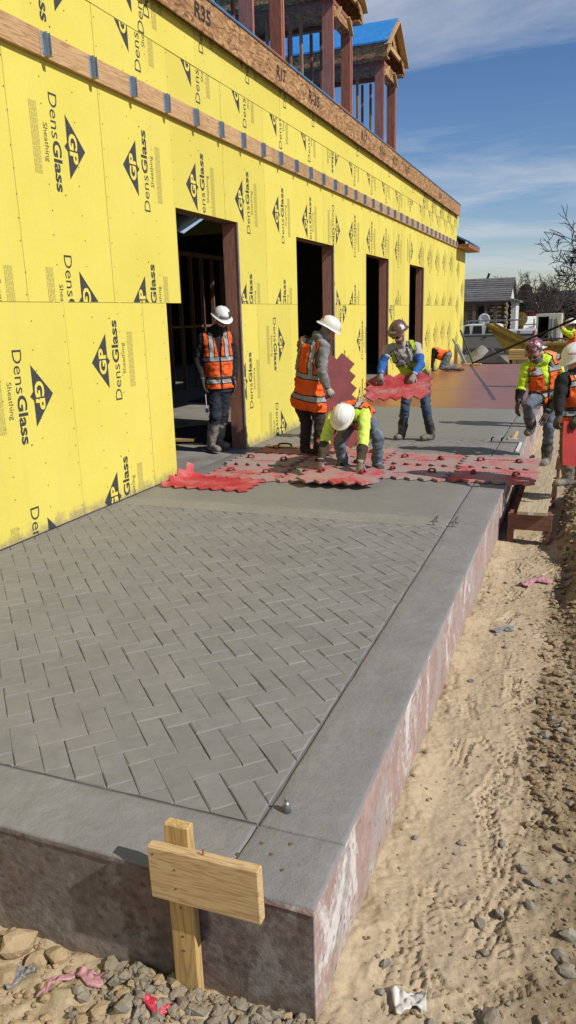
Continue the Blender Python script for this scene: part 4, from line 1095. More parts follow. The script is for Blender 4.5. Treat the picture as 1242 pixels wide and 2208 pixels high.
# ---- stake board, clips, stub, step --------------------------------
st = thing('marker_stake', 'pine stake with nailed cross board against the slab front', 'stake', (3.37, 1.82, -0.5))
PF = 1.828                                  # front of the post; its back touches the slab
sx0 = at(365, 1950, PF).x; sx1 = sx0+0.094
MB().box((sx0, PF, -0.62), (sx1, 1.867, at(395, 1786, PF).z)).build('post', M['pine'], st, bevel=0.004)
TL = at(316, 1822, PF-0.039); TR = at(556, 1878, PF-0.039); BL = at(322, 1930, PF-0.039)
bd = MB(); w = TR.x-TL.x; zt = TL.z; zb = BL.z
bd.obox(((TL.x+TR.x)/2, PF-0.0195, (zt+zb)/2), (w/2, 0.0, 0.0045), (-0.0001, 0.0190, 0), (-0.002, 0, (zt-zb)/2))
brd = bd.build('cross_board', M['pine_x'], st, bevel=0.0035)
for dx, dz in ((0.10, 0.03), (0.10, -0.045), (0.02, 0.07)):
    MB().tube([(TL.x+dx, PF-0.037, (zt+zb)/2+dz), (TL.x+dx, PF-0.0400, (zt+zb)/2+dz)], 0.004, 8).build('screw_head', M['nail'], st)
for dz in (-0.10, -0.22, -0.28): MB().tube([(sx0+0.045, PF+0.001, dz), (sx0+0.045, PF-0.0015, dz)], 0.005, 8).build('screw_head', M['nail'], st)
MB().tube([(TL.x+0.20, PF-0.02, zt-0.01), (TL.x+0.202, PF-0.02, zt+0.022)], 0.0025, 6).build('bent_nail', M['handle'], st)
stub = thing('anchor_stub', 'small grey pipe stub standing at the border joint corner', 'pipe stub', (3.521, 2.30, 0))
MB().tube([(3.521, 2.30, -0.004), (3.519, 2.302, 0.03), (3.517, 2.304, 0.042)], [0.017, 0.015, 0.011], 12).build('sleeve', M['steel'], stub, smooth=True)
MB().tube([(3.517, 2.304, 0.04), (3.516, 2.305, 0.058)], [0.007, 0.004], 10).build('core', M['rock_grey'], stub, smooth=True)
hl = MB()
for x, y in ((3.44, 2.02), (3.50, 2.10), (3.555, 2.06), (3.60, 2.13), (3.62, 2.0)):
    hl.tube([(x, y, 0.0015), (x, y, 0.0032)], [0.0075, 0.0065], 10)
kind(hl.build('bolt_holes', M['nail'], slab), 'stuff')
def clip(x, y, lab, rot):
    t = thing('form_clip', lab, 'clip', (x, y, 0), rot, 'metal form clips at the slab joints')
    MB().box((-0.022, -0.008, 0), (0.022, 0.008, 0.006)).build('foot', M['steel'], t, local=True)
    MB().tube([(0, 0, 0.004), (0, 0, 0.05)], 0.005, 8).build('bolt', M['steel'], t, local=True, smooth=True)
    MB().tube([(0, 0, 0.034), (0, 0, 0.046)], 0.013, 6).build('nut', M['steel'], t, local=True)
    MB().bar((0, 0, 0.05), (0.02, 0.0, 0.062), 0.02, 0.004).build('lever', M['nail'], t, local=True)
for (px, py, lab, r) in ((934, 1127, 'form clip left of the long joint, nearer the camera', 0.3), (941, 1120, 'form clip left of the long joint, farther one', 0.2), (976, 1130, 'form clip right of the long joint, nearer the camera', -0.2), (983, 1122, 'form clip right of the long joint, farther one', 0.1)):
    p = onz(px, py+6, 0); clip(p.x, p.y, lab, r)
jig = thing('edging_jig', 'pale edging strip with clamps across the far slab joint', 'edging tool', (3.45, 10.9, 0))
MB().box((3.30, 10.95, 0.002), (3.74, 10.99, 0.02)).build('strip', M['band'], jig)
MB().box((3.72, 10.1, 0.002), (3.755, 10.95, 0.022)).build('strip', M['white_paint'], jig)
for x in (3.33, 3.47): MB().tube([(x, 10.97, 0.02), (x, 10.97, 0.06), (x+0.03, 10.97, 0.075)], 0.012, 8).build('clamp', M['black'], jig, smooth=True)
rag = thing('hand_brush', 'small wooden hand brush resting by the far joint', 'brush', (3.62, 11.3, 0))
MB().tube([(3.58, 11.25, 0.025), (3.62, 11.3, 0.04), (3.65, 11.36, 0.10)], [0.03, 0.035, 0.025], 8).build('handle', M['lumber_x'], rag, smooth=True)
MB().box((3.54, 11.2, 0.002), (3.66, 11.28, 0.03)).build('bristles', M['paper'], rag)

step = thing('plank_step', 'low plank step on red bearers beside the slab edge', 'step', (4.09, 8.5, -0.5))
for y0, y1, dx in ((7.64, 8.86, 0.0), (8.87, 11.2, -0.01)):
    MB().box((3.955+dx, y0, -0.17), (4.245+dx, y1, -0.132)).build('plank', M['plank'], step, bevel=0.004)
for y in (7.70, 9.2, 10.9):
    MB().box((3.865, y, -0.345), (4.295, y+0.04, -0.1705)).build('bearer', M['bearer'], step, bevel=0.003)
    MB().box((3.88, y+0.041, -0.56), (3.92, y+0.14, -0.1705)).build('leg', M['bearer'], step); MB().box((4.24, y+0.041, -0.56), (4.28, y+0.14, -0.1705)).build('leg', M['bearer'], step)
MB().box((4.06, 7.6385, -0.166), (4.115, 7.6402, -0.138)).build('grade_stamp', M['paper'], step)
MB().box((3.86, 7.74, -0.56), (3.90, 11.1, -0.346)).build('side_board', M['bearer'], step)
# float left on the mats by the door
ft = thing('hand_float', 'grey hand float lying on mats right of the first doorway', 'float', (0.75, 9.75, 0.03))
MB().box((0.35, 9.70, 0.034), (0.80, 9.86, 0.05)).build('blade', M['steel'], ft, bevel=0.004)
MB().tube([(0.50, 9.78, 0.05), (0.51, 9.78, 0.075), (0.56, 9.78, 0.085), (0.64, 9.78, 0.085), (0.69, 9.78, 0.075), (0.70, 9.78, 0.05)], 0.014, 8).build('grip', M['tar'], ft, smooth=True)
# ================================================================== clothing materials
def cloth(name, c, rough=0.9, amt=0.22, sc=9, b=0.5, dirt=None, dz=None):
    k = NM(name); v = k.co('World'); n = k.noise(sc, 5, 0.6, v); w = k.noise(30, 4, 0.6, v)
    col = k.ramp(n, [(0.3, tuple(x*(1-amt) for x in c)), (0.7, tuple(min(1, x*(1+amt)) for x in c))])
    if dirt: col = k.mix(k.math('MULTIPLY', k.step(k.noise(6, 5, 0.65, k.map(loc=(3, 1, 2), co=v)), 0.47, 0.66), 0.75), col, dirt)
    k.bump(k.math('ADD', k.noise(26, 4, 0.6, v, 0.6), k.math('MULTIPLY', w, 0.4)), b, 0.012); return k.done(col, rough, spec=0.25)
C_ = {}
C_['black_hood'] = cloth('black_hoodie', (0.022, 0.021, 0.021))
C_['grey_hood'] = cloth('grey_hoodie', (0.19, 0.185, 0.18), amt=0.3)
C_['dark_trousers'] = cloth('charcoal_trousers', (0.040, 0.033, 0.033))
C_['navy'] = cloth('navy_trousers', (0.022, 0.026, 0.036), dirt=(0.06, 0.06, 0.06))
C_['jeans'] = cloth('worn_jeans', (0.10, 0.125, 0.16), dirt=(0.22, 0.22, 0.21))
C_['blue_jeans'] = cloth('blue_jeans', (0.045, 0.075, 0.125), dirt=(0.10, 0.12, 0.14))
C_['lime'] = cloth('lime_shirt', (0.50, 0.68, 0.035), amt=0.12)
C_['lime_hi'] = cloth('lime_sleeve', (0.58, 0.70, 0.12), amt=0.10)
C_['brown_sleeve'] = cloth('brown_undersleeve', (0.062, 0.045, 0.032))
C_['black_sleeve'] = cloth('black_undersleeve', (0.014, 0.013, 0.013))
C_['light_tee'] = cloth('light_grey_shirt', (0.40, 0.37, 0.34), amt=0.1)
C_['blue_sleeve'] = cloth('blue_undersleeve', (0.03, 0.11, 0.34), amt=0.2)
C_['boot'] = cloth('muddy_boot', (0.045, 0.045, 0.043), 0.7, dirt=(0.24, 0.22, 0.19))
C_['boot_mud'] = cloth('caked_boot', (0.17, 0.155, 0.13), 0.85, 0.3, dirt=(0.30, 0.27, 0.22))
C_['shoe'] = cloth('dark_shoe', (0.022, 0.022, 0.022), 0.7, dirt=(0.10, 0.095, 0.09))
C_['glove'] = cloth('dusty_glove', (0.34, 0.30, 0.25), dirt=(0.14, 0.12, 0.10))
C_['glove_dark'] = cloth('grey_glove', (0.085, 0.078, 0.068), dirt=(0.2, 0.18, 0.15))
C_['skin'] = var_mat('skin', (0.48, 0.27, 0.19), 0.55, 14, 0.18, 0.1, 60)
C_['beard'] = var_mat('stubble', (0.13, 0.075, 0.055), 0.8, 20, 0.3, 0.2, 80)
C_['gaiter'] = cloth('patterned_gaiter', (0.045, 0.045, 0.055), dirt=(0.16, 0.15, 0.16))
C_['brown_pants'] = cloth('brown_trousers', (0.115, 0.088, 0.060))
C_['eye'] = var_mat('eye', (0.03, 0.02, 0.02), 0.3, 10, 0.1, 0)
C_['hat_white'] = var_mat('white_helmet', (0.70, 0.68, 0.63), 0.32, 7, 0.07, 0.03, spec=0.5)
C_['hat_brown'] = var_mat('brown_helmet', (0.115, 0.062, 0.048), 0.35, 9, 0.25, 0.05)
def _swirl():
    k = NM('swirl_helmet'); v = k.co('Object'); f = k.noise(9, 4, 0.5, v, 2.2)
    return k.done(k.ramp(f, [(0.36, (0.02, 0.02, 0.025)), (0.46, (0.30, 0.02, 0.035)), (0.54, (0.10, 0.11, 0.12)), (0.62, (0.50, 0.48, 0.47)), (0.7, (0.32, 0.02, 0.04))]), 0.25)
C_['hat_swirl'] = _swirl()
def vest_mat(name, base, hstripes, vs, v_from, trim=(0.012, 0.012, 0.014), silver=(0.33, 0.33, 0.32), zipper=True, front_lo=None, panel=None, hem=0.03):
    k = NM(name); h = k.attr('vh'); l = k.attr('vl'); f = k.attr('vf'); al = k.math('ABSOLUTE', l); w = k.co('World')
    n = k.noise(8, 5, 0.6, w)
    col = k.ramp(n, [(0.3, tuple(x*0.82 for x in base)), (0.7, tuple(min(1, x*1.12) for x in base))])
    sil = None; tr = None
    def orr(a, b): return b if a is None else k.math('MAXIMUM', a, b)
    if panel: col = k.mix(k.math('MULTIPLY', k.math('GREATER_THAN', f, 0.0), k.band(h, *panel)), col, (0.05, 0.035, 0.02))
    for lo, hi in hstripes:
        tr = orr(tr, k.band(h, lo-0.014, hi+0.014)); sil = orr(sil, k.band(h, lo, hi))
    if vs:
        up = k.math('GREATER_THAN', h, v_from)
        tr = orr(tr, k.math('MULTIPLY', up, k.band(al, vs[0]-0.013, vs[1]+0.013))); s2 = k.math('MULTIPLY', up, k.band(al, vs[0], vs[1])); sil = orr(sil, s2)
    col = k.mix(tr, col, trim); col = k.mix(sil, col, k.ramp(k.noise(40, 3, 0.6, w), [(0.3, tuple(x*0.8 for x in silver)), (0.7, tuple(x*1.15 for x in silver))]))
    if zipper: col = k.mix(k.math('MULTIPLY', k.math('GREATER_THAN', f, 0.0), k.math('LESS_THAN', al, 0.013)), col, trim)
    fr_ = k.math('GREATER_THAN', f, 0.0)
    pk = k.math('SUBTRACT', k.math('MULTIPLY', k.band(al, 0.035, 0.125), k.band(h, 0.165, 0.315)), k.math('MULTIPLY', k.band(al, 0.041, 0.119), k.band(h, 0.171, 0.300)))
    col = k.mix(k.math('MULTIPLY', k.math('MULTIPLY', pk, fr_), 0.75), col, tuple(x*0.35 for x in base))
    col = k.mix(k.math('MULTIPLY', k.step(k.noise(5, 5, 0.65, k.map(loc=(5, 2, 7), co=w)), 0.55, 0.72), 0.30), col, (0.35, 0.26, 0.19))
    ed = k.attr('ve'); col = k.mix(k.math('GREATER_THAN', ed, 0.5), col, trim)
    k.bump(k.noise(22, 4, 0.6, w, 0.6), 0.5, 0.012)
    return k.done(col, 0.8, spec=0.3)
ORG = (0.80, 0.120, 0.016)

# ================================================================== figure builder
def ellipsoid(mb, c, ax, ay, az, n=12, m=8):
    c = Vector(c); o = len(mb.v)
    mb.v.append(tuple(c+az))
    for i in range(1, m):
        p = math.pi*i/m
        for j in range(n):
            t = 2*math.pi*j/n; mb.v.append(tuple(c+az*math.cos(p)+(ax*math.cos(t)+ay*math.sin(t))*math.sin(p)))
    mb.v.append(tuple(c-az)); e = len(mb.v)-1
    for j in range(n):
        j2 = (j+1) % n; mb.f.append((o, o+1+j, o+1+j2)); mb.m.append(mb.mi)
        for i in range(m-2): a = o+1+i*n; mb.f.append((a+j, a+n+j, a+n+j2, a+j2)); mb.m.append(mb.mi)
        mb.f.append((e, o+1+(m-2)*n+j2, o+1+(m-2)*n+j)); mb.m.append(mb.mi)
def seg_dist(P, a, b):
    d = b-a; L = float(d @ d)+1e-9; t = np.clip(((P-a) @ d)/L, 0, 1); return np.linalg.norm(P-(a+t[:, None]*d), axis=1), t
def remesh(mb, vox=0.013, smooth=4):
    me = mb.mesh('tmp', []); o = bpy.data.objects.new('tmp', me); COL.objects.link(o)
    r = o.modifiers.new('r', 'REMESH'); r.mode = 'VOXEL'; r.voxel_size = vox
    s = o.modifiers.new('s', 'SMOOTH'); s.factor = 0.5; s.iterations = smooth
    bpy.context.view_layer.update(); dg = bpy.context.evaluated_depsgraph_get()
    out = bpy.data.meshes.new_from_object(o.evaluated_get(dg)); bpy.data.objects.remove(o); bpy.data.meshes.remove(me)
    return out
def frame(fwd, up):
    f = Vector(fwd).normalized(); u = Vector(up); l = u.cross(f).normalized(); u = f.cross(l); return f, l, u   # forward, left, up
def hat(parent, base, c, fwd, up, m, brim=True, decals=(), s=1.0):
    f, l, u = frame(fwd, up); Rm = Matrix((f, l, u)).transposed()
    prof = []
    for i in range(9):
        a = math.pi/2*(1-i/8); prof.append((0.128*math.cos(a)**0.85 if i else 0.004, 0.122*math.sin(a)+0.012))
    prof += [(0.131, 0.004)]
    prof += [(0.140, -0.002), (0.152, -0.011), (0.156, -0.015), (0.154, -0.018), (0.138, -0.010), (0.118, -0.004), (0.10, 0.03), (0.02, 0.05)] if brim else [(0.138, -0.006), (0.138, -0.011), (0.118, -0.006), (0.10, 0.03), (0.02, 0.05)]
    prof = [(r*s, z*s) for r, z in prof]
    def fn(v, t):
        w = Vector((v.x*1.10, v.y*0.92, v.z)); r = math.hypot(v.x, v.y)
        if r > 0.137*s: w.z += 0.020*abs(math.sin(t))**2-0.010*math.cos(t)**2; w.x *= 1.04
        elif not brim and r > 0.13*s and math.cos(t) > 0.3: w.x += 0.06*(math.cos(t)-0.3)
        if v.z > 0.02*s and r < 0.125*s:             # crown ridges
            for y0 in (0.0, 0.05*s, -0.05*s):
                d = abs(v.y-y0)
                if d < 0.02*s: w.z += 0.006*(1-d/(0.02*s))
        return w
    mb = MB(); mb.lathe(prof[::-1], 36, (0, 0, 0), fn=fn); mb.v = [tuple(Vector(c)+Rm @ Vector(v)) for v in mb.v]
    o = mb.build('hard_hat', M_hat(m), parent, smooth=True)
    rb = MB(); rb.lathe([(0.124*s, 0.012*s), (0.134*s, 0.010*s), (0.134*s, -0.002*s), (0.120*s, -0.002*s)], 30, fn=lambda v, t: Vector((v.x*1.10, v.y*0.92, v.z)))
    rb.v = [tuple(Vector(c)+Rm @ Vector(v)) for v in rb.v]; rb.build('rim_band', M_hat(m), o, smooth=True)
    for th, el, w, h, dm in decals:     # flat stickers standing just off the crown
        th, el = R(th), R(el); n = 5; dm_mb = MB(); V = []
        for i in range(n+1):
            for j in range(n+1):
                a = th+w*(i/n-0.5); b = el+h*(j/n-0.5)
                r = 0.131*s*math.cos(b)**0.85+0.003; v = Vector((math.cos(a)*r*1.10, math.sin(a)*r*0.92, 0.125*s*math.sin(b)+0.016)); V.append(tuple(Vector(c)+Rm @ v))
        dm_mb.add(V, [(i*(n+1)+j, i*(n+1)+j+1, (i+1)*(n+1)+j+1, (i+1)*(n+1)+j) for i in range(n) for j in range(n)]); dm_mb.build('sticker', dm, o, smooth=True)
    return o
def M_hat(m): return C_[m]
def hand(parent, wrist, d, back, m, curl=0.6, side=1, s=1.0):
    """gloved hand: palm, four jointed fingers and a thumb. d: towards the fingers, back: out of the back of the hand"""
    f = Vector(d).normalized(); b = Vector(back); b = (b-f*b.dot(f)).normalized(); l = b.cross(f)*side      # l: towards the thumb
    W = Vector(wrist); T = lambda x, y, z: W+f*(x*s)+l*(y*s)+b*(z*s)
    mb = MB()
    mb.tube([T(-0.045, 0, 0), T(-0.005, 0, 0), T(0.03, 0, 0.002), T(0.07, 0, 0.002), T(0.098, 0, -0.004)], [(0.040, 0.034), (0.034, 0.026), (0.041, 0.021), (0.045, 0.018), (0.040, 0.013)], 12, flat=l)
    for y, L, r in ((0.031, 0.068, 0.0098), (0.011, 0.080, 0.0102), (-0.010, 0.075, 0.0098), (-0.030, 0.058, 0.0088)):
        p = [T(0.085, y, -0.002)]; a = 0.0; x, z = 0.085, -0.002
        for k, fr in enumerate((0.45, 0.32, 0.25)):
            a += curl*(0.75 if k == 0 else 1.0); x += L*fr*1.15*math.cos(a); z -= L*fr*1.15*math.sin(a); p.append(T(x, y*1.04, z))
        mb.tube(p, [r*1.08, r*1.03, r*0.95, r*0.72], 8)
    p = [T(0.012, 0.030, -0.006), T(0.038, 0.052, -0.016), T(0.064, 0.060, -0.030), T(0.086, 0.054, -0.046)]
    mb.tube(p, [0.0145, 0.013, 0.0115, 0.0085], 8)
    return mb.build('glove', C_[m], parent, smooth=True)
PEOPLE_N = [0]
def person(sp):
    J = {k: Vector(v) for k, v in sp['J'].items()}
    gzv = min(J['toeL'].z, J['toeR'].z)-0.03
    hipc = (J['hipL']+J['hipR'])/2; shc = (J['shL']+J['shR'])/2
    t = thing('person', sp['label'], 'person', (hipc.x, hipc.y, gzv), group=sp.get('group'))
    sc = sp.get('s', 1.07); bag = sp.get('bag', 1.0)
    mb = MB(); bones = []
    def bone(a, b, r, reg): bones.append((np.array(a), np.array(b), r, reg))
    spine = shc-hipc; SL = spine.length; up = spine.normalized(); latH = (J['hipL']-J['hipR']).normalized(); latS = (J['shL']-J['shR']).normalized()
    hd_f, hd_l, hd_u = frame(sp['face'], sp.get('hup', (0, 0, 1)))
    neck = J['neck']; head = J['head']
    bend = sp.get('bend', 0.0)
    front = latS.cross(up); front = -front if front.dot(hd_f) < -0.2 and sp.get('flip', True) else front
    # torso rings
    prof = [(-0.17, 0.118, 0.095), (-0.08, 0.165, 0.122), (0.0, 0.172, 0.126), (0.18, 0.162, 0.122), (0.42, 0.166, 0.126), (0.66, 0.184, 0.130), (0.86, 0.192, 0.118), (0.97, 0.165, 0.098), (1.05, 0.10, 0.075), (1.12, 0.06, 0.058)]
    pts = []; rad = []
    for u, a, d in prof:
        c = hipc+spine*u
        if bend: c = c-front*bend*math.sin(math.pi*min(1, max(0, u)))
        if u > 0.97: c = c.lerp(neck, (u-0.97)/0.15*0.9)
        pts.append(c); rad.append((a*sc, d*sc))
    # rings are oriented by the lateral axis, blended hips -> shoulders
    o = len(mb.v); n = 20
    for i, (c, (a, d), (u, _, _)) in enumerate(zip(pts, rad, prof)):
        l = latH.lerp(latS, min(1, max(0, u))).normalized(); dr = (pts[min(i+1, len(pts)-1)]-pts[max(i-1, 0)]).normalized(); fr = l.cross(dr).normalized()
        for k in range(n):
            th = 2*math.pi*k/n; ct, st_ = math.cos(th), math.sin(th); e = 0.8
            mb.v.append(tuple(c+l*(a*math.copysign(abs(ct)**e, ct))+fr*(d*math.copysign(abs(st_)**e, st_))))
    for i in range(len(pts)-1):
        for k in range(n): k2 = (k+1) % n; mb.f.append((o+i*n+k, o+i*n+k2, o+(i+1)*n+k2, o+(i+1)*n+k)); mb.m.append(0)
    mb.f.append(tuple(o+k for k in reversed(range(n)))); mb.m.append(0); e = o+(len(pts)-1)*n; mb.f.append(tuple(e+k for k in range(n))); mb.m.append(0)
    bone(pts[3], pts[7], 0.15*sc, 'torso'); bone(J['shL'].lerp(shc, 0.35), J['shR'].lerp(shc, 0.35), 0.08*sc, 'torso'); bone(pts[0], pts[2], 0.145*sc, 'hip')
    bone(J['hipL'].lerp(hipc, 0.3), J['hipR'].lerp(hipc, 0.3), 0.115*sc, 'hip')
    ab = sp.get('arm', 1.0)
    for S in 'LR':
        sh, el, wr = J['sh'+S], J['el'+S], J['wr'+S]; hp, kn, an, to = J['hip'+S], J['kn'+S], J['an'+S], J['toe'+S]
        ellipsoid(mb, sh, Vector((0.072, 0, 0))*sc, Vector((0, 0.072, 0))*sc, Vector((0, 0, 0.072))*sc)
        mb.tube([shc.lerp(sh, 0.5), sh, sh.lerp(el, 0.3), sh.lerp(el, 0.7), el, el.lerp(wr, 0.35), el.lerp(wr, 0.75), wr], [r*sc*ab for r in (0.085, 0.074, 0.066, 0.058, 0.056, 0.055, 0.045, 0.038)], 14)
        bone(sh, el, 0.062*sc, 'uarm'); bone(el, wr, 0.05*sc, 'farm')
        bt = sp.get('boots', True)
        rl = (0.108, 0.102, 0.088, 0.076, 0.074, 0.072, 0.068) if bag >= 1 else (0.104, 0.096, 0.080, 0.068, 0.066, 0.062, 0.056)
        mb.tube([hp.lerp(hipc, 0.35)+up*0.03, hp, hp.lerp(kn, 0.45), hp.lerp(kn, 0.85), kn, kn.lerp(an, 0.3), kn.lerp(an, 0.6)], [r*sc for r in rl], 14)
        mb.tube([kn.lerp(an, 0.5), kn.lerp(an, 0.75), an], [r*sc for r in ((0.070, 0.066, 0.056) if bt else (0.068, 0.066, 0.058))], 14)
        bone(hp, kn, 0.09*sc, 'thigh'); bone(kn, an, 0.066*sc, 'calf')
        # foot: heel to toe, flat underside
        fd = to-an; fl = Vector((fd.x, fd.y, 0)); 
        fdir = fd.normalized(); dn = Vector((0, 0, -1)); dn = (dn-fdir*dn.dot(fdir)).normalized()
        lat = fdir.cross(dn).normalized(); drop = 0.05*sc
        heel = an-Vector((fl.x, fl.y, 0)).normalized()*0.035*sc+Vector((0, 0, -0.035*sc)); ball = an.lerp(to, 0.62)
        mb.tube([heel, an.lerp(heel, 0.6)+fdir*0.03, ball, to.lerp(ball, 0.35), to], [(0.034*sc, 0.036*sc), (0.050*sc, 0.048*sc), (0.053*sc, 0.044*sc), (0.050*sc, 0.040*sc), (0.034*sc, 0.028*sc)], 12, flat=lat)
        bone(heel, to, 0.042*sc, 'foot')
    # neck and head
    mb.tube([pts[-3], neck, neck.lerp(head, 0.55)], [0.075*sc*sp.get('neckw', 1), 0.066*sc*sp.get('neckw', 1), 0.058*sc*sp.get('neckw', 1)], 14); bone(neck, neck.lerp(head, 0.5), 0.058*sc, 'neck')
    ellipsoid(mb, head+hd_u*0.03, hd_f*0.098, hd_l*0.078, hd_u*0.098, 16, 12)
    ellipsoid(mb, head-hd_u*0.055+hd_f*0.022, hd_f*0.070, hd_l*0.060, hd_u*0.062, 14, 10)
    ellipsoid(mb, head-hd_u*0.012+hd_f*0.096, hd_f*0.022, hd_l*0.014, hd_u*0.026, 8, 8)
    ellipsoid(mb, head+hd_u*0.022+hd_f*0.082, hd_f*0.016, hd_l*0.045, hd_u*0.012, 8, 8)
    ellipsoid(mb, head-hd_u*0.100+hd_f*0.062, hd_f*0.022, hd_l*0.026, hd_u*0.018, 8, 8)
    for s in (-1, 1): ellipsoid(mb, head+hd_l*0.080*s-hd_u*0.008-hd_f*0.005, hd_f*0.020, hd_l*0.010, hd_u*0.030, 8, 8)
    if sp.get('hood'):       # hood bunched behind the neck
        c = neck.lerp(head, 0.28)-hd_f*0.045; ellipsoid(mb, c, hd_f*0.095, hd_l*0.115, hd_u*0.075, 14, 10); bone(c-hd_l*0.05, c+hd_l*0.05, 0.085, 'hood')
    bone(head-hd_u*0.03, head+hd_u*0.05, 0.088, 'head')
    me = remesh(mb, sp.get('vox', 0.013)); me.name = 'body'
    nv = len(me.vertices); P = np.empty(nv*3); me.vertices.foreach_get('co', P); P = P.reshape(-1, 3)
    Nn = np.empty(nv*3); me.vertices.foreach_get('normal', Nn) if False else None
    nor = np.array([v.normal[:] for v in me.vertices])
    # folds
    PEOPLE_N[0] += 1; sd = PEOPLE_N[0]*3.7
    D = np.empty((len(bones), nv)); Tt = np.empty((len(bones), nv))
    for i, (a, b, r, reg) in enumerate(bones): d, tt = seg_dist(P, a, b); D[i] = d-r; Tt[i] = tt
    best = D.argmin(0); regs = [b[3] for b in bones]
    amp = np.array([{'head': 0.0, 'neck': 0.003, 'foot': 0.003, 'hood': 0.012}.get(regs[k], 0.013) for k in best])
    w = np.array([mnoise.noise(Vector((p[0]*15+sd, p[1]*15, p[2]*19)))+0.6*abs(mnoise.noise(Vector((p[0]*29, p[1]*29+sd, p[2]*36)))) for p in P])
    # cross folds gathering at the joints
    fold = np.zeros(nv)
    for k_ in range(nv):
        rg = regs[best[k_]]; tt = Tt[best[k_], k_]
        if rg in ('uarm', 'thigh'): g_ = max(0.0, (tt-0.45)/0.55)
        elif rg == 'farm': g_ = max(0.0, 1-tt/0.45, (tt-0.7)/0.3)
        elif rg == 'calf': g_ = max(0.0, 1-tt/0.6)
        else: continue
        p = P[k_]; fold[k_] = g_*math.sin(tt*34+3.2*mnoise.noise(Vector((p[0]*9, p[1]*9, p[2]*9+sd))))
    P2 = P+nor*(w*amp+fold*0.0055)[:, None]; me.vertices.foreach_set('co', P2.ravel())
    # clothing by region
    names = []; 
    def mi(k):
        if k not in names: names.append(k)
        return names.index(k)
    cl = sp['wear']; nf = len(me.polygons); Cn = np.empty(nf*3); me.polygons.foreach_get('center', Cn); Cn = Cn.reshape(-1, 3)
    Df = np.empty((len(bones), nf)); Tf = np.empty((len(bones), nf))
    for i, (a, b, r, reg) in enumerate(bones): d, tt = seg_dist(Cn, a, b); Df[i] = d-r; Tf[i] = tt
    bf = Df.argmin(0); mat_i = np.zeros(nf, np.int32)
    hv = Cn-np.array(head); hf = hv @ np.array(hd_f); hl = hv @ np.array(hd_l); hu = hv @ np.array(hd_u)
    for i in range(nf):
        reg = regs[bf[i]]; k = cl.get(reg, cl.get('torso'))
        if isinstance(k, tuple): k = k[0] if Tf[bf[i], i] < k[2] else k[1]
        if reg == 'head':
            k = cl.get('headback', 'black_hood')
            if hf[i] > 0.022 and abs(hl[i]) < 0.070: k = cl.get('face', 'skin') if hu[i] > cl.get('mask', -0.3) else cl.get('maskm', 'gaiter')
            elif abs(hl[i]) > 0.072 and -0.05 < hu[i] < 0.03 and cl.get('ears', True) and 'face' in cl: k = cl['face']
        mat_i[i] = mi(k)
    for k in names: me.materials.append(C_[k])
    me.polygons.foreach_set('material_index', mat_i); me.polygons.foreach_set('use_smooth', np.ones(nf, bool))
    me.transform(Matrix.Translation(-Vector(t['_o']))); me.update()
    body = link_mesh('body', me, t, tuple(t['_o']))
    # vest: a shell lifted off the torso
    v = sp.get('vest')
    if v:
        rel = P2-np.array(hipc); vh = rel @ np.array(up); lat_o = (latS-up*latS.dot(up)).normalized(); fr_o = front-up*front.dot(up); fr_o = (fr_o-lat_o*fr_o.dot(lat_o)).normalized()
        vl = rel @ np.array(lat_o); vf = rel @ np.array(fr_o)
        okr = ('torso', 'hip', 'uarm', 'thigh') if v.get('thigh') else ('torso', 'hip', 'uarm'); is_t = np.array([regs[k] in okr for k in best])
        aw = (v.get('aw', 0.168)+0.016)*sc; top = SL+0.075
        arm = np.array([regs[k] in ('uarm', 'farm') for k in best])
        ok = is_t & (vh > v.get('hem', -0.13)) & (vh < top) & (~arm | ((vh > SL-0.09) & (np.abs(vl) < aw+0.02))) & ((np.abs(vl) < aw+0.01) | (vh < SL-0.20)) & ~np.array([regs[k] in ('hood', 'neck') for k in best])
        vn = v.get('vneck', 0.30); ok &= ~((vf > 0.0) & (vh > SL-vn) & (np.abs(vl) < 0.006+(vh-(SL-vn))*0.15))
        ok &= ~((np.abs(vl) < 0.062) & (vh > SL+0.02))
        keep = [p for p in me.polygons if all(ok[i] for i in p.vertices)]
        ids = sorted({i for p in keep for i in p.vertices}); mp = {a: b for b, a in enumerate(ids)}
        off = Vector(t['_o']); lift = v.get('lift', 0.017)
        vv = [tuple(Vector(P2[i])+Vector(nor[i])*(lift+0.008*w[i])-off) for i in ids]
        ff = [tuple(mp[i] for i in p.vertices) for p in keep]
        vm = bpy.data.meshes.new('safety_vest'); vm.from_pydata(vv, [], ff); vm.materials.append(v['mat'])
        ec = {}
        for f in ff:
            for a, b in zip(f, f[1:]+f[:1]): ec[(min(a, b), max(a, b))] = ec.get((min(a, b), max(a, b)), 0)+1
        bd = {i for e_, c_ in ec.items() if c_ == 1 for i in e_}
        for nm_, arr in (('vh', vh), ('vl', vl), ('vf', vf)):
            at_ = vm.attributes.new(nm_, 'FLOAT', 'POINT'); at_.data.foreach_set('value', [float(arr[i]) for i in ids])
        at_ = vm.attributes.new('ve', 'FLOAT', 'POINT'); at_.data.foreach_set('value', [1.0 if b in bd else 0.0 for b in range(len(ids))])
        vm.polygons.foreach_set('use_smooth', np.ones(len(vm.polygons), bool)); vm.update()
        vo = link_mesh('safety_vest', vm, t, tuple(t['_o'])); sm = vo.modifiers.new('thickness', 'SOLIDIFY'); sm.thickness = 0.006
    # face details
    if sp.get('eyes', True) and cl.get('face') == 'skin':
        for s in (-1, 1):
            em = MB(); ellipsoid(em, head+hd_f*0.090+hd_l*0.032*s+hd_u*0.004, hd_f*0.006, hd_l*0.013, hd_u*0.007, 10, 6); em.build('eye', C_['eye'], t, smooth=True)
        em = MB(); ellipsoid(em, head+hd_f*0.087-hd_u*0.058, hd_f*0.008, hd_l*0.024, hd_u*0.006, 10, 6); em.build('mouth', C_['beard'], t, smooth=True)
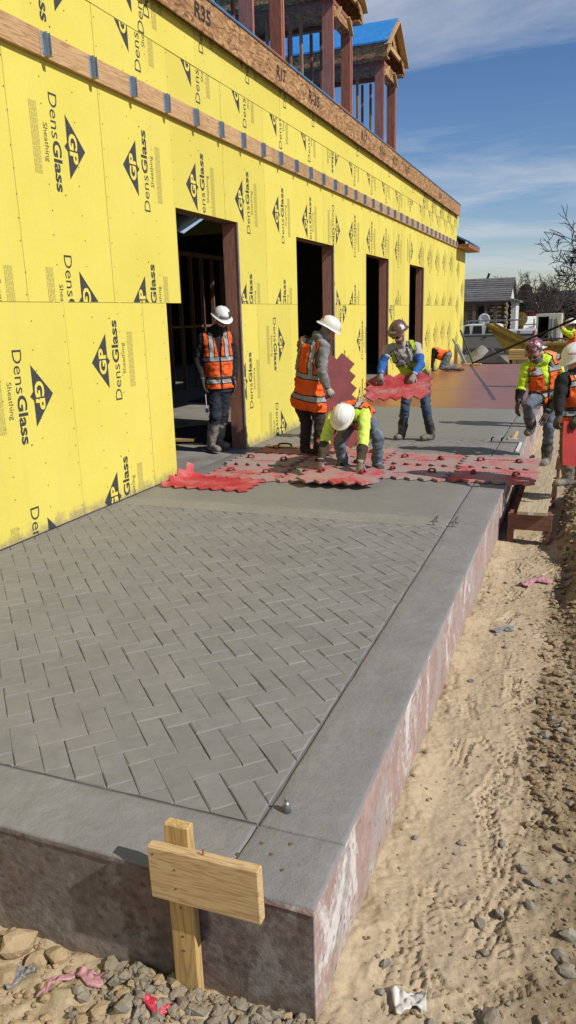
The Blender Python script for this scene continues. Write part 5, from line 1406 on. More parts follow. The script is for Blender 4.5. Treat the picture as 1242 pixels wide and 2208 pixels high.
    if sp.get('glasses'):
        em = MB()
        for s in (-1, 1): ellipsoid(em, head+hd_f*0.098+hd_l*0.034*s+hd_u*0.004, hd_f*0.006, hd_l*0.030, hd_u*0.019, 12, 6)
        em.tube([head+hd_f*0.09+hd_l*0.062+hd_u*0.006, head+hd_l*0.088+hd_u*0.006], 0.004, 6); em.tube([head+hd_f*0.09-hd_l*0.062+hd_u*0.006, head-hd_l*0.088+hd_u*0.006], 0.004, 6)
        em.build('glasses', M['glass'], t, smooth=True)
    h = sp['hat']; hf_, hl_, hu_ = frame(h.get('fwd', sp['face']), h.get('up', tuple(hd_u)))
    hat(t, t, head+hu_*(0.072+h.get('dz', 0))-hf_*0.012, hf_, hu_, h['m'], h.get('brim', True), h.get('decals', ()), h.get('s', 1.0))
    for S, side in (('L', 1), ('R', -1)):
        hs = sp['hands'][S]; hand(t, J['wr'+S], hs['d'], hs['back'], sp.get('glove', 'glove'), hs.get('curl', 0.6), side*hs.get('flip', 1), 1.0*sc)
    return t
# ================================================================== the crew
VO = vest_mat('orange_vest_front', ORG, [(0.06, 0.11), (0.36, 0.41)], (0.075, 0.125), 0.40, panel=(0.115, 0.15))
VO2 = vest_mat('orange_vest_back', ORG, [(0.02, 0.075), (0.30, 0.355)], (0.085, 0.135), 0.34)
VL = vest_mat('lime_vest', (0.42, 0.56, 0.02), [(0.34, 0.40)], (0.06, 0.115), 0.37, panel=(-0.1, 0.12))
VP = vest_mat('plain_orange_vest', ORG, [], (0.085, 0.13), 0.30, zipper=False)
st_w = M['paper']; st_d = M['tar']
g = at
# 1: standing in the first doorway
person(dict(label='worker in orange vest and white helmet standing in the first doorway', face=(0.72, -0.5, -0.42), hup=(0.25, -0.2, 1), hood=True, glove='glove_dark', neckw=1.1,
    J=dict(hipR=g(463, 834, 9.40), hipL=g(486, 834, 9.50), knR=g(464, 894, 9.36), knL=g(482, 890, 9.46), anR=g(454, 961, 9.42), toeR=g(473, 970, 9.27), anL=g(471, 953, 9.60), toeL=g(492, 962, 9.50),
           shR=g(438, 729, 9.34), shL=g(496, 729, 9.56), elR=g(426, 779, 9.33), elL=g(506, 779, 9.62), wrR=g(437, 822, 9.24), wrL=g(505, 820, 9.52), neck=g(470, 722, 9.45), head=g(477, 694, 9.41)),
    wear=dict(torso='black_hood', hip=('navy', 'black_hood', 0.75), uarm='black_hood', farm='black_hood', thigh='navy', calf=('navy', 'boot_mud', 0.26), foot='boot_mud', neck='black_hood', hood='black_hood', headback='black_hood', face='skin', maskm='black_hood', mask=-0.035),
    vest=dict(mat=VO, vneck=0.25, hem=-0.03, aw=0.165, thigh=1), hat=dict(m='hat_white', up=(0.18, -0.10, 1), decals=((35, 30, 0.7, 0.7, st_d), (-20, 12, 1.0, 0.25, M['rock_grey']))),
    hands=dict(R=dict(d=(0.12, -0.02, -1), back=(-0.7, -0.6, 0), curl=0.45), L=dict(d=(0.15, -0.05, -1), back=(0.8, 0.5, 0), curl=0.4))))
# the key ring tool in his hand
p = g(447, 885, 9.2); tl_ = thing('blue_tag', 'blue disc tag hanging from the doorway worker\'s hand', 'tag', p)
MB().tube([g(443, 850, 9.2), g(445, 872, 9.2), p], 0.006, 6).build('strap', M['paper'], tl_)
mb = MB(); ellipsoid(mb, p, Vector((0.030, 0, 0)), Vector((0, 0.010, 0)), Vector((0, 0, 0.034)), 14, 8); mb.build('disc', var_mat('blue_plastic', (0.03, 0.05, 0.22), 0.35, 9, 0.2, 0), tl_, smooth=True)
# 2: seen from behind, holding a mat on edge
person(dict(label='worker in orange vest and grey hoodie seen from behind, holding a mat upright', face=(0.85, 0.30, -0.55), hup=(0.45, 0.15, 1), hood=True, boots=False, bag=1.0, neckw=1.2, arm=1.08,
    J=dict(hipR=g(680, 862, 9.26), hipL=g(646, 862, 9.38), knR=g(690, 912, 9.28), knL=g(661, 912, 9.46), anR=g(686, 972, 9.28), toeR=g(706, 981, 9.36), anL=g(656, 969, 9.46), toeL=g(681, 978, 9.36),
           shR=g(699, 748, 9.22), shL=g(654, 743, 9.38), elR=g(694, 800, 9.10), elL=g(668, 802, 9.55), wrR=g(706, 838, 9.08), wrL=g(702, 846, 9.45), neck=g(690, 735, 9.30), head=g(705, 718, 9.33)),
    wear=dict(torso='grey_hood', hip='dark_trousers', uarm='grey_hood', farm='grey_hood', thigh='dark_trousers', calf=('dark_trousers', 'dark_trousers', 0.8), foot='shoe', neck='grey_hood', hood='grey_hood', headback='grey_hood', face='skin', maskm='grey_hood', mask=-0.04, ears=False),
    vest=dict(mat=VO2, thigh=1, vneck=0.0, hem=-0.12, aw=0.165, lift=0.024), hat=dict(m='hat_white', up=(0.42, -0.05, 0.9), dz=0.012, decals=((200, 25, 0.4, 0.3, M['redplast']),)),
    hands=dict(R=dict(d=(0.65, 0.1, -0.8), back=(0.5, -0.8, 0.2), curl=0.95), L=dict(d=(0.7, -0.1, -0.6), back=(-0.3, 0.9, 0.2), curl=0.9))))
# 3: bending to set a mat down
person(dict(label='worker with lime sleeves bending down to set a red mat in place', face=(-0.10, -0.62, -0.78), hup=(0.02, -0.75, 0.62), boots=False, bag=0.9, bend=0.05, arm=1.05,
    J=dict(hipR=g(759, 902, 9.00), hipL=g(797, 904, 8.95), knR=g(731, 955, 8.62), knL=g(815, 946, 8.60), anR=g(741, 1000, 8.80), toeR=g(729, 1008, 8.64), anL=g(813, 1004, 8.74), toeL=g(822, 1012, 8.60),
           shR=g(718, 898, 8.36), shL=g(786, 895, 8.34), elR=g(702, 948, 8.14), elL=g(783, 955, 8.12), wrR=g(691, 996, 7.98), wrL=g(776, 1000, 7.97), neck=g(746, 893, 8.26), head=g(741, 906, 8.12)),
    wear=dict(torso='lime', hip='jeans', uarm='lime_hi', farm=('lime_hi', 'brown_sleeve', 0.12), thigh='jeans', calf='jeans', foot='shoe', neck='lime', headback='black_hood', face='skin'),
    vest=dict(mat=VP, vneck=0.25, hem=0.02, aw=0.15), hat=dict(m='hat_white', up=(-0.02, -0.72, 0.70), fwd=(-0.08, -0.6, -0.75), decals=((180, 35, 0.5, 0.3, M['logo_yellow']),)),
    hands=dict(R=dict(d=(0.0, -0.1, -1), back=(0.1, -1, 0.05), curl=0.55), L=dict(d=(-0.1, -0.1, -1), back=(-0.1, -1, 0.05), curl=0.55))))
# 4: carrying a mat
person(dict(label='worker with brown helmet and lime vest carrying a red mat', face=(-0.30, -0.80, -0.42), hup=(-0.10, -0.30, 1), bag=0.9, neckw=1.05,
    J=dict(hipR=g(884, 817, 10.95), hipL=g(914, 815, 11.02), knR=g(873, 882, 10.84), knL=g(918, 880, 10.86), anR=g(866, 939, 10.98), toeR=g(852, 944, 10.84), anL=g(931, 938, 11.02), toeL=g(908, 945, 10.84),
           shR=g(838, 753, 10.72), shL=g(898, 749, 10.84), elR=g(824, 785, 10.62), elL=g(908, 786, 10.70), wrR=g(821, 808, 10.38), wrL=g(892, 810, 10.42), neck=g(866, 743, 10.74), head=g(860, 722, 10.62)),
    wear=dict(torso='light_tee', hip='blue_jeans', uarm=('light_tee', 'blue_sleeve', 0.50), farm='blue_sleeve', thigh='blue_jeans', calf=('blue_jeans', 'boot', 0.30), foot='boot_mud', neck='light_tee', headback='beard', face='skin', mask=-0.045, maskm='beard'),
    vest=dict(mat=VL, thigh=1, vneck=0.27, hem=0.0, aw=0.150), hat=dict(m='hat_brown', up=(-0.02, -0.16, 1), decals=((0, 8, 0.9, 0.25, st_w), (75, 22, 0.45, 0.45, st_w), (-60, 22, 0.45, 0.5, M['logo_yellow']))),
    glasses=True, hands=dict(R=dict(d=(0.1, -0.6, -0.8), back=(-0.2, -0.6, 0.5), curl=0.8), L=dict(d=(-0.3, -0.5, -0.8), back=(0.3, -0.7, 0.5), curl=0.8))))
# 5: kneeling at the far wall
person(dict(label='worker in orange vest kneeling on all fours by the far wall', face=(-0.8, -0.2, -0.6), hup=(-0.6, 0, 0.8), boots=False, vox=0.018, arm=1.0,
    J=dict(hipR=g(966, 768, 24.15), hipL=g(968, 766, 24.5), knR=g(950, 794, 24.1), knL=g(958, 793, 24.45), anR=g(982, 794, 24.1), toeR=g(997, 798, 24.05), anL=g(985, 793, 24.5), toeL=g(1002, 797, 24.5),
           shR=g(937, 757, 24.2), shL=g(938, 756, 24.5), elR=g(933, 778, 24.15), elL=g(933, 777, 24.55), wrR=g(929, 797, 24.1), wrL=g(930, 795, 24.55), neck=g(933, 757, 24.35), head=g(924, 766, 24.35)),
    wear=dict(torso='black_hood', hip='jeans', uarm='black_sleeve', farm='black_sleeve', thigh='jeans', calf='jeans', foot='brown_pants', neck='black_hood', headback='black_hood', face='skin'), eyes=False, bend=-0.06,
    vest=dict(mat=VP, vneck=0.1, hem=0.0, aw=0.16, lift=0.03), hat=dict(m='hat_white', up=(-0.75, 0.0, 0.3)),
    hands=dict(R=dict(d=(-0.3, 0, -1), back=(-1, 0, 0.2), curl=0.3), L=dict(d=(-0.3, 0, -1), back=(-1, 0, 0.2), curl=0.3))))
# 6: stepping up from the plank
person(dict(label='worker with patterned red helmet lifting one boot onto the slab edge', face=(-0.48, -0.72, -0.42), hup=(-0.25, -0.15, 1), hood=True, neckw=1.05, glove='glove_dark', bag=0.9,
    J=dict(hipR=g(1160, 856, 10.10), hipL=g(1187, 860, 10.22), knR=g(1137, 874, 9.76), knL=g(1184, 922, 10.02), anR=g(1146, 922, 10.05), toeR=g(1135, 937, 9.92), anL=g(1177, 992, 10.20), toeL=g(1168, 1002, 10.02),
           shR=g(1135, 793, 9.98), shL=g(1203, 793, 10.16), elR=g(1124, 836, 9.98), elL=g(1207, 848, 10.10), wrR=g(1117, 868, 9.88), wrL=g(1180, 890, 9.92), neck=g(1166, 786, 10.04), head=g(1158, 764, 9.96)),
    wear=dict(torso='lime', hip='jeans', uarm='lime', farm=('lime', 'black_sleeve', 0.10), thigh='jeans', calf=('jeans', 'boot', 0.42), foot='boot_mud', neck='lime', hood='lime', headback='gaiter', face='skin', mask=-0.03, maskm='gaiter'),
    vest=dict(mat=VO, vneck=0.25, hem=-0.05, aw=0.170), hat=dict(m='hat_swirl', up=(-0.42, -0.1, 1), brim=True, s=0.95), glasses=True,
    hands=dict(R=dict(d=(-0.1, -0.1, -1), back=(-0.8, -0.5, 0), curl=0.4), L=dict(d=(-0.35, -0.3, -0.85), back=(0.3, -0.8, 0.2), curl=0.4))))
# 7: right edge, holding a limp red mat in front
y7 = 8.25
P7_ = person(dict(label='worker at the right picture edge in white helmet holding a limp red mat', face=(-0.75, -0.55, -0.35), hup=(-0.2, -0.1, 1), hood=True, neckw=1.15, arm=1.05, glove='glove_dark', s=1.0,
    J=dict(hipR=g(1228, 902, y7-0.05), hipL=g(1262, 904, y7+0.1), knR=g(1222, 968, y7-0.1), knL=g(1262, 970, y7+0.05), anR=g(1226, 1033, y7), toeR=g(1196, 1043, y7-0.12), anL=g(1262, 1034, y7+0.12), toeL=g(1238, 1046, y7),
           shR=g(1212, 820, y7-0.14), shL=g(1276, 820, y7+0.16), elR=g(1205, 866, y7-0.2), elL=g(1285, 872, y7+0.15), wrR=g(1207, 897, y7-0.30), wrL=g(1250, 900, y7-0.28), neck=g(1247, 812, y7), head=g(1243, 784, y7-0.05)),
    wear=dict(torso='black_hood', hip='brown_pants', uarm='black_hood', farm='black_hood', thigh='brown_pants', calf=('brown_pants', 'boot_mud', 0.45), foot='boot_mud', neck='black_hood', hood='black_hood', headback='black_hood', face='skin', mask=-0.02, maskm='black_hood'),
    vest=dict(mat=VO, thigh=1, vneck=0.36, hem=-0.03, aw=0.165), hat=dict(m='hat_white', up=(0.0, -0.05, 1), s=1.04, decals=()), eyes=False,
    hands=dict(R=dict(d=(-0.3, -0.5, -0.7), back=(-0.6, -0.7, 0.3), curl=0.9), L=dict(d=(-0.5, -0.5, -0.6), back=(0.1, -0.9, 0.4), curl=0.9))))
# 8: far right, working a long pole
y8 = 19.0
person(dict(label='worker in lime shirt at far right reaching out along a long pole', face=(-0.85, 0.3, -0.25), hup=(0, 0, 1), vox=0.017, glove='glove',
    J=dict(hipR=g(1240, 778, y8-0.1), hipL=g(1252, 778, y8+0.15), knR=g(1238, 818, y8-0.1), knL=g(1254, 818, y8+0.2), anR=g(1240, 857, y8-0.05), toeR=g(1226, 860, y8), anL=g(1258, 856, y8+0.2), toeL=g(1244, 860, y8+0.25),
           shR=g(1232, 722, y8-0.15), shL=g(1246, 721, y8+0.18), elR=g(1218, 716, y8-0.1), elL=g(1240, 742, y8+0.3), wrR=g(1209, 703, y8-0.02), wrL=g(1232, 728, y8+0.1), neck=g(1236, 716, y8), head=g(1232, 706, y8+0.03)),
    wear=dict(torso='lime', hip='jeans', uarm='lime', farm=('lime', 'skin', 0.5), thigh='jeans', calf=('jeans', 'boot', 0.4), foot='boot', neck='lime', headback='beard', face='skin'), eyes=False,
    vest=dict(mat=VP, vneck=0.2, hem=-0.02), hat=dict(m='hat_white'),
    hands=dict(R=dict(d=(-0.6, 0.3, 0.6), back=(-0.3, -0.5, 0.8), curl=0.9), L=dict(d=(-0.6, 0.4, 0.5), back=(0, 0.5, 0.8), curl=0.9))))
# 9: bent over behind the stepping worker
y9 = 12.6; x9 = 4.35
person(dict(label='worker in faded orange vest stooping behind the patterned helmet worker', face=(-0.7, 0.3, -0.6), hup=(-0.6, 0.2, 0.7), vox=0.017, bend=-0.05,
    J=dict(hipR=g(1214, 786, y9-0.1), hipL=g(1216, 782, y9+0.2), knR=g(1206, 840, y9-0.1), knL=g(1214, 838, y9+0.2), anR=g(1214, 892, y9-0.1), toeR=g(1196, 899, y9-0.12), anL=g(1222, 890, y9+0.22), toeL=g(1204, 897, y9+0.2),
           shR=g(1179, 773, y9-0.15), shL=g(1181, 769, y9+0.2), elR=g(1168, 806, y9-0.15), elL=g(1170, 804, y9+0.2), wrR=g(1160, 832, y9-0.1), wrL=g(1162, 830, y9+0.15), neck=g(1173, 769, y9), head=g(1163, 769, y9)),
    wear=dict(torso='lime', hip='jeans', uarm='lime', farm='lime', thigh='jeans', calf=('jeans', 'boot', 0.4), foot='boot', neck='lime', headback='beard', face='skin'), eyes=False,
    vest=dict(mat=vest_mat('faded_vest', (0.80, 0.24, 0.10), [(0.10, 0.15), (0.34, 0.39)], None, 0.3), vneck=0.1, hem=-0.02), hat=dict(m='hat_white', up=(-0.5, 0, 0.8)),
    hands=dict(R=dict(d=(-0.2, 0, -1), back=(-1, 0, 0.1), curl=0.5), L=dict(d=(-0.2, 0, -1), back=(-1, 0, 0.1), curl=0.5))))

# ---- mats in hand --------------------------------------------------
def frame_fn(c, ax, ay, n=None):
    c = Vector(c); ax = Vector(ax).normalized(); ay = Vector(ay); ay = (ay-ax*ay.dot(ax)).normalized(); az = ax.cross(ay)
    return lambda x, y, h: tuple(c+ax*x+ay*y+az*h)
def held_mat(label, c, ax, ay, Lx, Ly, m, hs):
    t = thing('stamp_mat', label, 'stamp mat', tuple(c), group='stamp mats in the hands of workers')
    fn = frame_fn(c, ax, ay); mat_geo(Lx, Ly, fn).build('rubber_sheet', M[m], t)
    axv = Vector(ax).normalized(); ayv = Vector(ay); ayv = (ayv-axv*ayv.dot(axv)).normalized(); azv = axv.cross(ayv)
    for x, y, r in hs:
        h = handle(t, Vector(fn(x, y, 0.024))-Vector(c), (0, 0, 0)); h.rotation_euler = (Matrix((axv, ayv, azv)).transposed() @ Matrix.Rotation(r, 3, 'Z')).to_euler()
    return t
c = g(722, 868, 9.42)
held_mat('maroon mat held upright on edge by the worker seen from behind', c, (0.80, 0.55, 0.05), (-0.16, 0.05, 1), 0.54, 1.16, 'mat_dark', [(-0.06, 0.12, 0.3)])
c4 = g(858, 836, 10.34)
held_mat('dusty red mat carried level by the brown helmet worker', c4, (1, 0.10, 0.06), (-0.1, 1, 0.58), 0.86, 0.62, 'mat_red', [(-0.24, 0.10, 1.2), (0.24, 0.12, 1.2)])
# limp mat hanging from the right edge worker's hands
LT = g(1206, 908, 7.93); LB = g(1205, 985, 7.93); LR = g(1272, 915, 8.05)
lw = (LR-LT).length; lh = (LT-LB).length+0.06; lx = (LR-LT).normalized(); lc = LT+(LR-LT)*0.5
def limp(x, y, h):
    dn = lh/2-y
    return tuple(lc+lx*x+Vector((0.05*math.sin(x*7+dn*4)*dn, -0.06*math.sin(dn*3)-h+0.035*math.sin(x*11+dn*5), -dn-0.12*max(0, x+0.1)*dn)))
lm = thing('stamp_mat', 'limp bright red mat hanging from the right edge worker', 'stamp mat', tuple(lc-Vector((0, 0, lh))), group='stamp mats in the hands of workers')
mat_geo(lw, lh, limp, 0.012, ang=0.0, sub=3).build('rubber_sheet', M['mat_deep'], lm)
# lettering on the right edge helmet
V, Fc = text_mesh('NETFLI', off=0.03, width=0.12, height=0.022); mb = MB(); hc = g(1243, 770, y7-0.05)
f7, l7, u7 = frame((-0.75, -0.55, -0.1), (0.0, -0.05, 1))
for (a_, b_) in V:
    th = 0.9+(a_-0.06)/0.142; r_ = 0.142
    mb.v.append(tuple(hc+f7*(math.cos(th)*r_*1.1)+l7*(math.sin(th)*r_*0.93)+u7*(0.045+b_)))
mb.f = [tuple(f_) for f_ in Fc]; mb.m = [0]*len(Fc); mb.build('helmet_lettering', M['redplast'], [c_ for c_ in P7_.children if c_.name.startswith('hard_hat')][0])
# the long pole with its brush head
pl = thing('float_pole', 'long dark pole with a small head resting on the far slab', 'pole', (1.6, 26.9, 0))
a = onz(1019, 786, 0.02); hpt = g(1208, 702, y8-0.02); d = (hpt-a).normalized(); b = a+d*((hpt-a).length+3.4)
MB().tube([a+Vector((0, 0, 0.05)), hpt, b], 0.030, 8).build('shaft', M['black'], pl, smooth=True)
MB().box((a.x-0.30, a.y-0.10, 0.004), (a.x+0.30, a.y+0.10, 0.05)).build('head', M['lumber_x'], pl, bevel=0.01)
# ================================================================== things beyond the slab
def gnd(y): return float(gz(8.0, y)) - float(bank_h(8.0, y))
# ---- pickup --------------------------------------------------------
def make_pickup():
    y0 = 38.0; zb = gnd(y0); L = at(985, 730, y0); Rr = at(1152, 730, y0)
    x0 = L.x; x1 = Rr.x; t = thing('pickup_truck', 'white and silver crew cab pickup parked beyond the slab end', 'pickup', ((x0+x1)/2, y0, zb))
    ln = x1-x0; X = lambda f: x0+ln*f; Z = lambda px: at(1060, px, y0).z
    zr, zw, zs, zl = Z(699), Z(722), Z(727), Z(752)
    yb = y0+1.9
    fn = lambda a, b, tt: (a, tt, b)
    body = MB(); body.prism([(X(-0.28), zl), (X(1.0), zl), (X(1.0), zw+0.02), (X(0.62), zw+0.02), (X(-0.05), zw), (X(-0.30), zw-0.12)], fn, y0, yb); body.build('body', M['silver'], t, bevel=0.04, seg=2)
    for ya in (y0-0.01, yb-0.07):
        up = MB(); up.prism([(X(0.62), zw+0.022), (X(1.0), zw+0.022), (X(1.0), zw+0.20), (X(0.62), zw+0.20)], fn, ya, ya+0.07); up.build('bed_side', M['white_paint'], t, bevel=0.02)
    cab = MB(); cab.prism([(X(-0.04), zw+0.002), (X(0.58), zw+0.002), (X(0.55), zr-0.04), (X(0.50), zr), (X(0.12), zr), (X(0.06), zr-0.06)], fn, y0+0.08, yb-0.08); cab.build('cab', M['white_paint'], t, bevel=0.03, seg=2)
    for a, b in ((0.09, 0.17), (0.20, 0.33), (0.37, 0.50)):
        w = MB(); w.prism([(X(a), zw+0.06), (X(b), zw+0.06), (X(b-0.01), zr-0.07), (X(a+0.015), zr-0.07)], fn, y0+0.072, y0+0.079); w.build('window', M['glass'], t)
    MB().box((X(-0.2), y0-0.012, zw-0.05), (X(1.0), y0-0.002, zw-0.01)).build('trim_strip', M['black'], t)
    for f in (0.0, 0.40+0.04, 0.86):
        if f == 0.0: continue
        c = Vector((X(f-0.02), y0-0.02, zb+0.42))
        ar = MB(); ar.tube([c+Vector((0, -0.006, 0)), c+Vector((0, 0.03, 0))], 0.52, 20); ar.build('wheel_arch', M['black'], t)
        ty = MB(); ty.tube([c+Vector((0, -0.03, -0.02)), c+Vector((0, 0.25, -0.02))], 0.41, 24); ty = ty.build('tyre', M['tyre'], t, smooth=False)
        rm = MB(); rm.tube([c+Vector((0, -0.04, -0.02)), c+Vector((0, -0.031, -0.02))], 0.23, 16); rm.build('rim', M['steel'], ty)
    MB().box((X(0.975), y0-0.014, zw-0.02), (X(1.003), y0+0.05, zw+0.18)).build('tail_lamp', M['lamp_red'], t, bevel=0.01)
    MB().tube([(X(0.80), y0-0.013, zw+0.10), (X(0.80), y0-0.004, zw+0.10)], 0.09, 12).build('fuel_cap', M['steel'], t)
    MB().box((X(0.34), y0-0.03, zw-0.13), (X(0.39), y0-0.002, zw-0.10)).build('door_handle', M['black'], t)
    rk = [MB().tube([(X(a), y0+0.15, zr+0.01), (X(a), y0+0.15, zr+0.16)], 0.025, 6) for a in (0.14, 0.32, 0.5)]
    for r_ in rk: r_.build('rack_post', M['steel'], t)
    MB().tube([(X(0.10), y0+0.15, zr+0.16), (X(0.85), y0+0.15, zr+0.16)], 0.025, 6).build('rack_rail', M['steel'], t)
    MB().tube([(X(0.10), y0+1.6, zr+0.16), (X(0.85), y0+1.6, zr+0.16)], 0.025, 6).build('rack_rail', M['steel'], t)
make_pickup()
# ---- gravel heap on black sheet, lumber ----------------------------
def make_heap():
    y0 = 31.0; a = at(1008, 775, y0); b = at(1090, 775, y0); pk = at(1038, 741, y0); z = gnd(y0)
    t = thing('gravel_heap', 'grey gravel heap partly on black sheeting past the slab', 'gravel heap', ((a.x+b.x)/2, y0, z))
    n = 40; xs = np.linspace(a.x-0.9, b.x+0.2, n); ys = np.linspace(y0-1.2, y0+1.4, n); V = []; 
    for j in range(n):
        for i in range(n):
            r = math.hypot((xs[i]-pk.x)/((b.x-a.x)*0.95), (ys[j]-y0)/1.5); h = max(0, 1-r)**0.95*(pk.z-z)
            V.append((xs[i], ys[j], z-0.02+h+0.09*mnoise.noise(Vector((xs[i]*4, ys[j]*4, 3)))+0.05*mnoise.noise(Vector((xs[i]*15, ys[j]*15, 5)))))
    mb = MB(); mb.add(V, [(j*n+i, j*n+i+1, (j+1)*n+i+1, (j+1)*n+i) for j in range(n-1) for i in range(n-1)]); mb.build('gravel', M['rock_grey2'], t, smooth=True)
    f = at(1030, 782, y0-1.6); g1 = at(1058, 752, y0-1.3); e = at(1096, 782, y0-1.6)
    mb = MB(); mb.add([f, e, g1, (f.x, y0-0.5, f.z-0.2), (e.x, y0-0.5, e.z-0.2), g1+Vector((0, 0.6, 0.0))], [(0, 1, 2), (5, 4, 3), (0, 2, 5, 3), (2, 1, 4, 5), (1, 0, 3, 4)]); mb.build('black_sheet', M['tar'], t)
M['rock_grey2'] = var_mat('heap_gravel', (0.22, 0.21, 0.19), 0.95, 7, 0.45, 0.8, 22, 0.05, co='World')
make_heap()
def make_stack(px0, px1, py0, py1, y0, lab, rows):
    a = at(px0, py1, y0); b = at(px1, py0, y0); t = thing('lumber_stack', lab, 'lumber', ((a.x+b.x)/2, y0, a.z)); h = (b.z-a.z)/rows
    for r in range(rows):
        for k in range(3):
            j = random.uniform(-0.05, 0.05)
            MB().box((a.x+j, y0+k*0.26, a.z+r*h+0.006), (b.x+j, y0+k*0.26+0.25, a.z+(r+1)*h-0.006)).build('timber', M['lumber_x'], t, bevel=0.006)
    MB().box((a.x+0.1, y0+0.05, gnd(y0)-0.3), (a.x+0.25, y0+0.7, a.z)).build('bearer', M['lumber_x'], t); MB().box((b.x-0.25, y0+0.05, gnd(y0)-0.3), (b.x-0.1, y0+0.7, a.z)).build('bearer', M['lumber_x'], t)
make_stack(1098, 1146, 754, 776, 29.5, 'stacked pale timbers behind the patterned helmet worker', 4)
# ---- yellow loader bucket ------------------------------------------
def make_bucket():
    y0 = 33.5; t = thing('loader_bucket', 'olive yellow steel loader bucket tipped beside the pickup', 'loader bucket', tuple(at(1110, 775, y0)))
    P = lambda px, py: (at(px, py, y0).x, at(px, py, y0).z); z0 = gnd(y0)
    side = [P(1046, 697), P(1052, 697), P(1142, 742), P(1150, 775), P(1100, 768), P(1088, 752)]
    fn = lambda a, b, tt: (a, tt, b)
    side = side[::-1]
    MB().prism(side, fn, y0, y0+0.04).build('side_plate', M['yellow_machine'], t); MB().prism(side, fn, y0+2.2, y0+2.24).build('side_plate', M['yellow_machine'], t)
    MB().prism([P(1046, 697), P(1142, 742), P(1141, 746), P(1045, 701)][::-1], fn, y0-0.03, y0+0.075).build('edge_rib', M['yellow_machine'], t)
    fl = [P(1088, 752), P(1100, 768), P(1150, 775), P(1150, 778), P(1099, 772), P(1086, 754)][::-1]
    MB().prism(fl, fn, y0+0.041, y0+2.199).build('floor_plate', M['yellow_machine'], t)
    MB().prism([P(1142, 742), P(1150, 775), P(1153, 775), P(1145, 741)][::-1], fn, y0+0.041, y0+2.199).build('back_plate', M['yellow_machine'], t)
    MB().prism([P(1050, 699), P(1090, 750), P(1088, 753), P(1047, 701)][::-1], fn, y0+0.041, y0+2.199).build('cutting_plate', M['yellow_machine'], t)
    c = at(1058, 712, y0); MB().tube([(c.x, y0-0.02, c.z), (c.x, y0+2.3, c.z)], 0.09, 14).build('pivot_tube', M['yellow_machine'], t)
    c = at(1127, 752, y0); MB().tube([(c.x, y0-0.02, c.z), (c.x, y0-0.001, c.z)], 0.05, 12).build('pin', M['black'], t)
    a = at(1155, 738, y0+1); b = at(1242, 775, y0+1)
    MB().box((a.x, y0+0.6, z0-0.3), (b.x+1.5, y0+2.2, a.z)).build('frame_box', M['yellow_machine'], t, bevel=0.04)
    MB().box((a.x+0.2, y0+0.5, a.z-0.12), (b.x+1.4, y0+0.59, a.z-0.02)).build('frame_rail', M['yellow_machine'], t)
    MB().tube([at(1150, 741, y0+0.8), at(1186, 716, y0+0.8), at(1192, 742, y0+0.8)], 0.05, 8).build('hose', M['tar'], t, smooth=True)
make_bucket()
